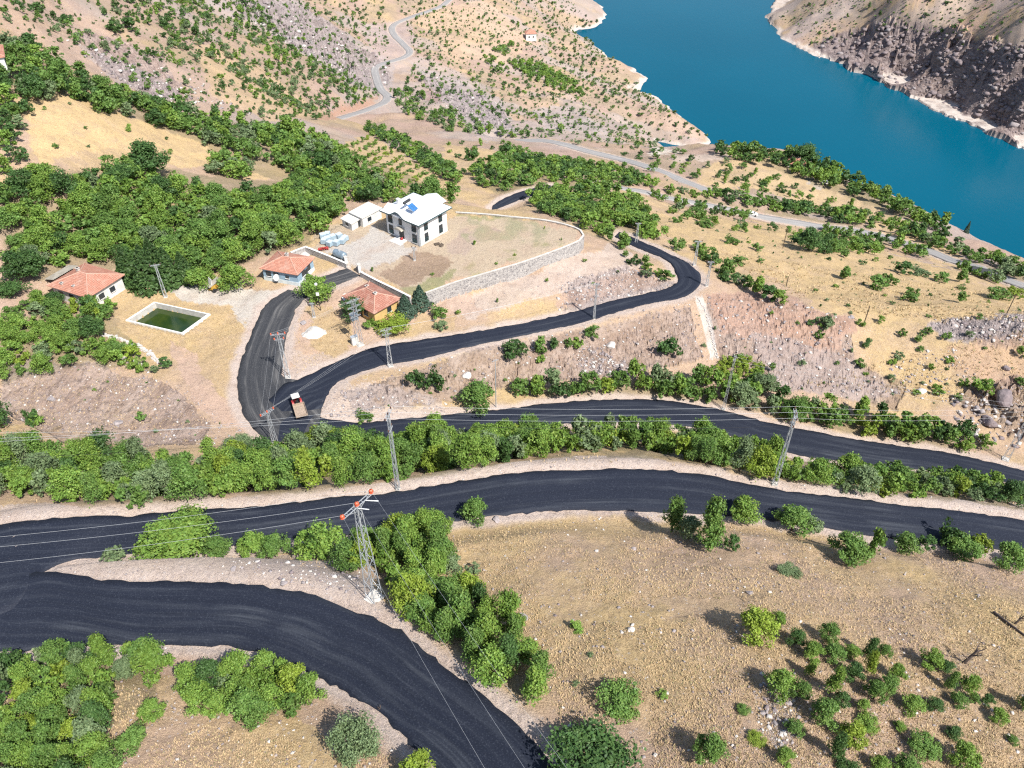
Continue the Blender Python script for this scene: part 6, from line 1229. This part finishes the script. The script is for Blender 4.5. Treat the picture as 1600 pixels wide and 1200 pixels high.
for kind, L in MASS.items():
    CO, TI, MI = [], [], []; names = list(LM); rng = np.random.default_rng(3)
    MB_ = {n_: [crown_np(rng, n_, sz, s_, lb) for s_, lb in (('round', 13), ('low', 12), ('tall', 12), ('round', 16), ('low', 14))] for n_, sz in ((26, .25), (60, .17), (150, .11), (330, .078), (700, .056))}
    for i, e in enumerate(L):
        n_ = 26 if e['px'] < 4 else 60 if e['px'] < 7 else 150 if e['px'] < 14 else 330 if e['px'] < 28 else 700
        co_, ti_ = MB_[n_][i % 5]; a = (i * 2.399) % 6.283; ca_, sa_ = math.cos(a), math.sin(a); co_ = co_ * [e['w'] * 1.1, e['w'] * 1.1, e['h'] * 1.05]
        CO.append(np.stack([co_[:, 0] * ca_ - co_[:, 1] * sa_ + e['p'][0], co_[:, 0] * sa_ + co_[:, 1] * ca_ + e['p'][1], co_[:, 2] + e['p'][2] - .06 * e['h']], -1))
        t2 = ti_.copy(); t2[:, 0] = np.clip(t2[:, 0] + ((i * .618) % 1 - .5) * .5, 0, 1); TI.append(t2); MI.append(np.full(n_, names.index(e['mat'])))
    nm = {B: 'distant_woodland', SH: 'hillside_scrub'}.get(kind, 'distant_' + kind + 's'); me_ = leaf_mesh(nm, np.concatenate(CO), np.concatenate(TI), [LM[k_] for k_ in names], np.concatenate(MI)); tag(link(nm, me_), kind='stuff')
print('PLANTS', {k_: sum(1 for e in ENT if e['kind'] == k_) for k_ in NOUN}, 'individual', len(IND))

# ------------------------------------------------------------------ loose stones and dry grass
def scatter_pts(poly, n, seed, road=.4):
    rng = np.random.default_rng(seed); P = np.array(poly, float); u = rng.uniform(P[:, 0].min(), P[:, 0].max(), n); v = rng.uniform(P[:, 1].min(), P[:, 1].max(), n); m = inpoly(u, v, P); G = ground(u[m], v[m]); D = bil(DR, G[:, 0], G[:, 1]); return G[D > road]
def stones():
    rng = np.random.default_rng(5); tmpl = np.array([(-1, -1, -.6), (1, -.8, -.6), (.9, 1, -.6), (-.8, .9, -.6), (-.6, -.7, .6), (.7, -.5, .75), (.5, .7, .55), (-.7, .5, .7)]) * .5
    FQ = np.array([(0, 3, 2, 1), (4, 5, 6, 7), (0, 1, 5, 4), (1, 2, 6, 5), (2, 3, 7, 6), (3, 0, 4, 7)]); CO, FO, MI = [], [], []; base = 0
    ZON = [([(680,840),(1000,800),(1600,880),(1600,1200),(900,1200),(870,1110),(740,930)], 1500, .10, .34), ([(70,884),(260,862),(480,870),(565,890),(640,985),(860,1190),(550,950),(400,915),(180,908)], 900, .08, .3), ([(340,872),(560,885),(560,930),(420,905)], 260, .15, .5),
     ([(500,610),(600,578),(900,512),(1085,465),(1110,565),(1000,585),(800,605),(520,655)], 1700, .15, .6), ([(900,535),(940,545),(985,580),(960,605),(900,580)], 420, .25, .8), ([(500,605),(720,630),(700,645),(505,652)], 400, .15, .5), ([(1100,465),(1215,460),(1335,505),(1330,560),(1420,620),(1330,625),(1200,600),(1130,550)], 1300, .15, .75),
     ([(0,560),(200,565),(280,600),(400,690),(250,700),(0,660)], 1000, .12, .5), ([(870,440),(1000,412),(1055,448),(870,485)], 700, .2, .7), ([(1450,500),(1640,488),(1640,535),(1480,530)], 350, .25, .9), ([(1480,620),(1600,590),(1640,640),(1600,700),(1500,690)], 300, .3, 1.3), ([(1380,560),(1500,540),(1560,640),(1420,620)], 400, .2, .7),
     ([(0,1010),(300,1010),(640,1170),(640,1200),(0,1200)], 700, .08, .3), ([(0,785),(190,800),(620,755),(905,712),(1210,750),(1600,788),(1600,812),(1210,765),(905,735),(620,770),(300,800),(0,822)], 1500, .08, .28), ([(100,60),(300,120),(400,180),(250,160),(150,110)], 700, .4, 1.6), ([(380,0),(460,5),(610,100),(600,145),(490,95),(400,40)], 900, .6, 2.8), ([(640,100),(780,150),(810,210),(700,180)], 500, .5, 1.8), ([(1190,1050),(1260,1090),(1240,1180),(1180,1140)], 260, .12, .5), ([(660,490),(940,400),(1000,430),(760,500)], 420, .1, .35), ([(1270,68),(1380,36),(1500,55),(1620,75),(1620,222),(1450,152),(1360,115)], 2600, 1.0, 6.5)]
    for k, (poly, n, a, b) in enumerate(ZON):
        G = scatter_pts(poly, n, 100 + k); ns = len(G); s = a * (b / a) ** (rng.uniform(0, 1, ns) ** 2.2); ang = rng.uniform(0, 6.28, ns); ca_, sa_ = np.cos(ang)[:, None], np.sin(ang)[:, None]
        T = tmpl[None] * (1 + rng.uniform(-.35, .35, (ns, 8, 3))) * s[:, None, None] * np.stack([rng.uniform(.8, 1.5, ns), rng.uniform(.7, 1.1, ns), rng.uniform(.5, .9, ns)], -1)[:, None]
        Q = np.stack([T[..., 0] * ca_ - T[..., 1] * sa_, T[..., 0] * sa_ + T[..., 1] * ca_, T[..., 2] + .12 * s[:, None]], -1) + G[:, None]
        CO.append(Q.reshape(-1, 3)); FO.append((FQ[None] + (base + np.arange(ns) * 8)[:, None, None]).reshape(-1, 4)); base += ns * 8; MI.append(np.repeat(rng.choice(3, ns, p=(.35, .45, .2) if b < 5 else (0, .12, .88)), 6))
    me_ = mesh_np('loose_stones', np.concatenate(CO), np.concatenate(FO).ravel(), 4, [M['stone_pale'], M['stone_grey'], M['stone_dark']], np.concatenate(MI)); tag(link('loose_stones', me_), kind='stuff')
stones()
gm, nt, b = new_mat('dry_grass_blades'); t = nd(nt, 'SeparateColor', {'Color': nd(nt, 'Attribute', attribute_name='tint').outputs['Color']}); c = mixc(nt, t.outputs[0], (.40, .29, .175), (.62, .47, .27)); c = mixc(nt, mul(nt, ramp(nt, t.outputs[1], .8, .95), .7), c, (.14, .19, .06)); nt.links.new(c, b.inputs['Base Color']); b.inputs['Roughness'].default_value = .9
def grass():
    rng = np.random.default_rng(9); CO, TI = [], []
    for k, (poly, n, hgt) in enumerate([([(680,840),(1000,800),(1600,878),(1640,1230),(900,1230),(870,1110),(740,930)], 42000, .17), ([(0,1100),(200,1020),(300,1130),(640,1190),(640,1230),(0,1230)], 11000, .17), ([(480,860),(560,870),(560,895),(300,870)], 500, .16), ([(500,610),(900,520),(1085,470),(1110,565),(800,605)], 2600, .22), ([(0,560),(200,565),(400,690),(250,700),(0,660)], 2400, .22), ([(190,480),(400,478),(385,560),(290,560)], 1500, .22), ([(460,480),(560,470),(600,530),(460,585)], 1300, .22), ([(1250,600),(1620,500),(1620,640),(1400,620)], 1800, .4), ([(0,780),(620,750),(905,708),(1210,745),(1600,780),(1600,790),(905,720),(0,795)], 1400, .3), ([(1100,390),(1600,465),(1600,505),(1300,490)], 3500, .45)]):
        G = scatter_pts(poly, n, 300 + k, 1.0); pn = fbm(G[:, 0] / 5, G[:, 1] / 5, 17, 3); G = G[pn > .36]; pn = pn[pn > .36]; ns = len(G)
        for j in range(4):
            a = rng.uniform(0, 6.28, ns); d = np.stack([np.cos(a), np.sin(a), 0 * a], -1); h_ = hgt * rng.uniform(.5, 1.2, ns)[:, None]; w_ = h_ * .16; side = np.stack([-d[:, 1], d[:, 0], 0 * a], -1) * w_; c0 = G + d * rng.uniform(0, .22, ns)[:, None] - [0, 0, .03]; up = np.array([0, 0, 1.]) * h_
            CO.append(np.stack([c0 - side, c0 + side, c0 + d * h_ * .35 + up * .75 + side * .7, c0 + d * h_ * .6 + up - side * .3], 1).reshape(-1, 3)); TI.append(np.repeat(np.stack([np.clip(pn * 1.2 - .2 + rng.uniform(-.3, .3, ns), 0, 1), rng.uniform(0, 1, ns), 0 * a, 0 * a + 1], -1), 4, 0))
    tag(link('dry_grass', leaf_mesh('dry_grass', np.concatenate(CO), np.concatenate(TI), [gm])), kind='stuff')
grass()
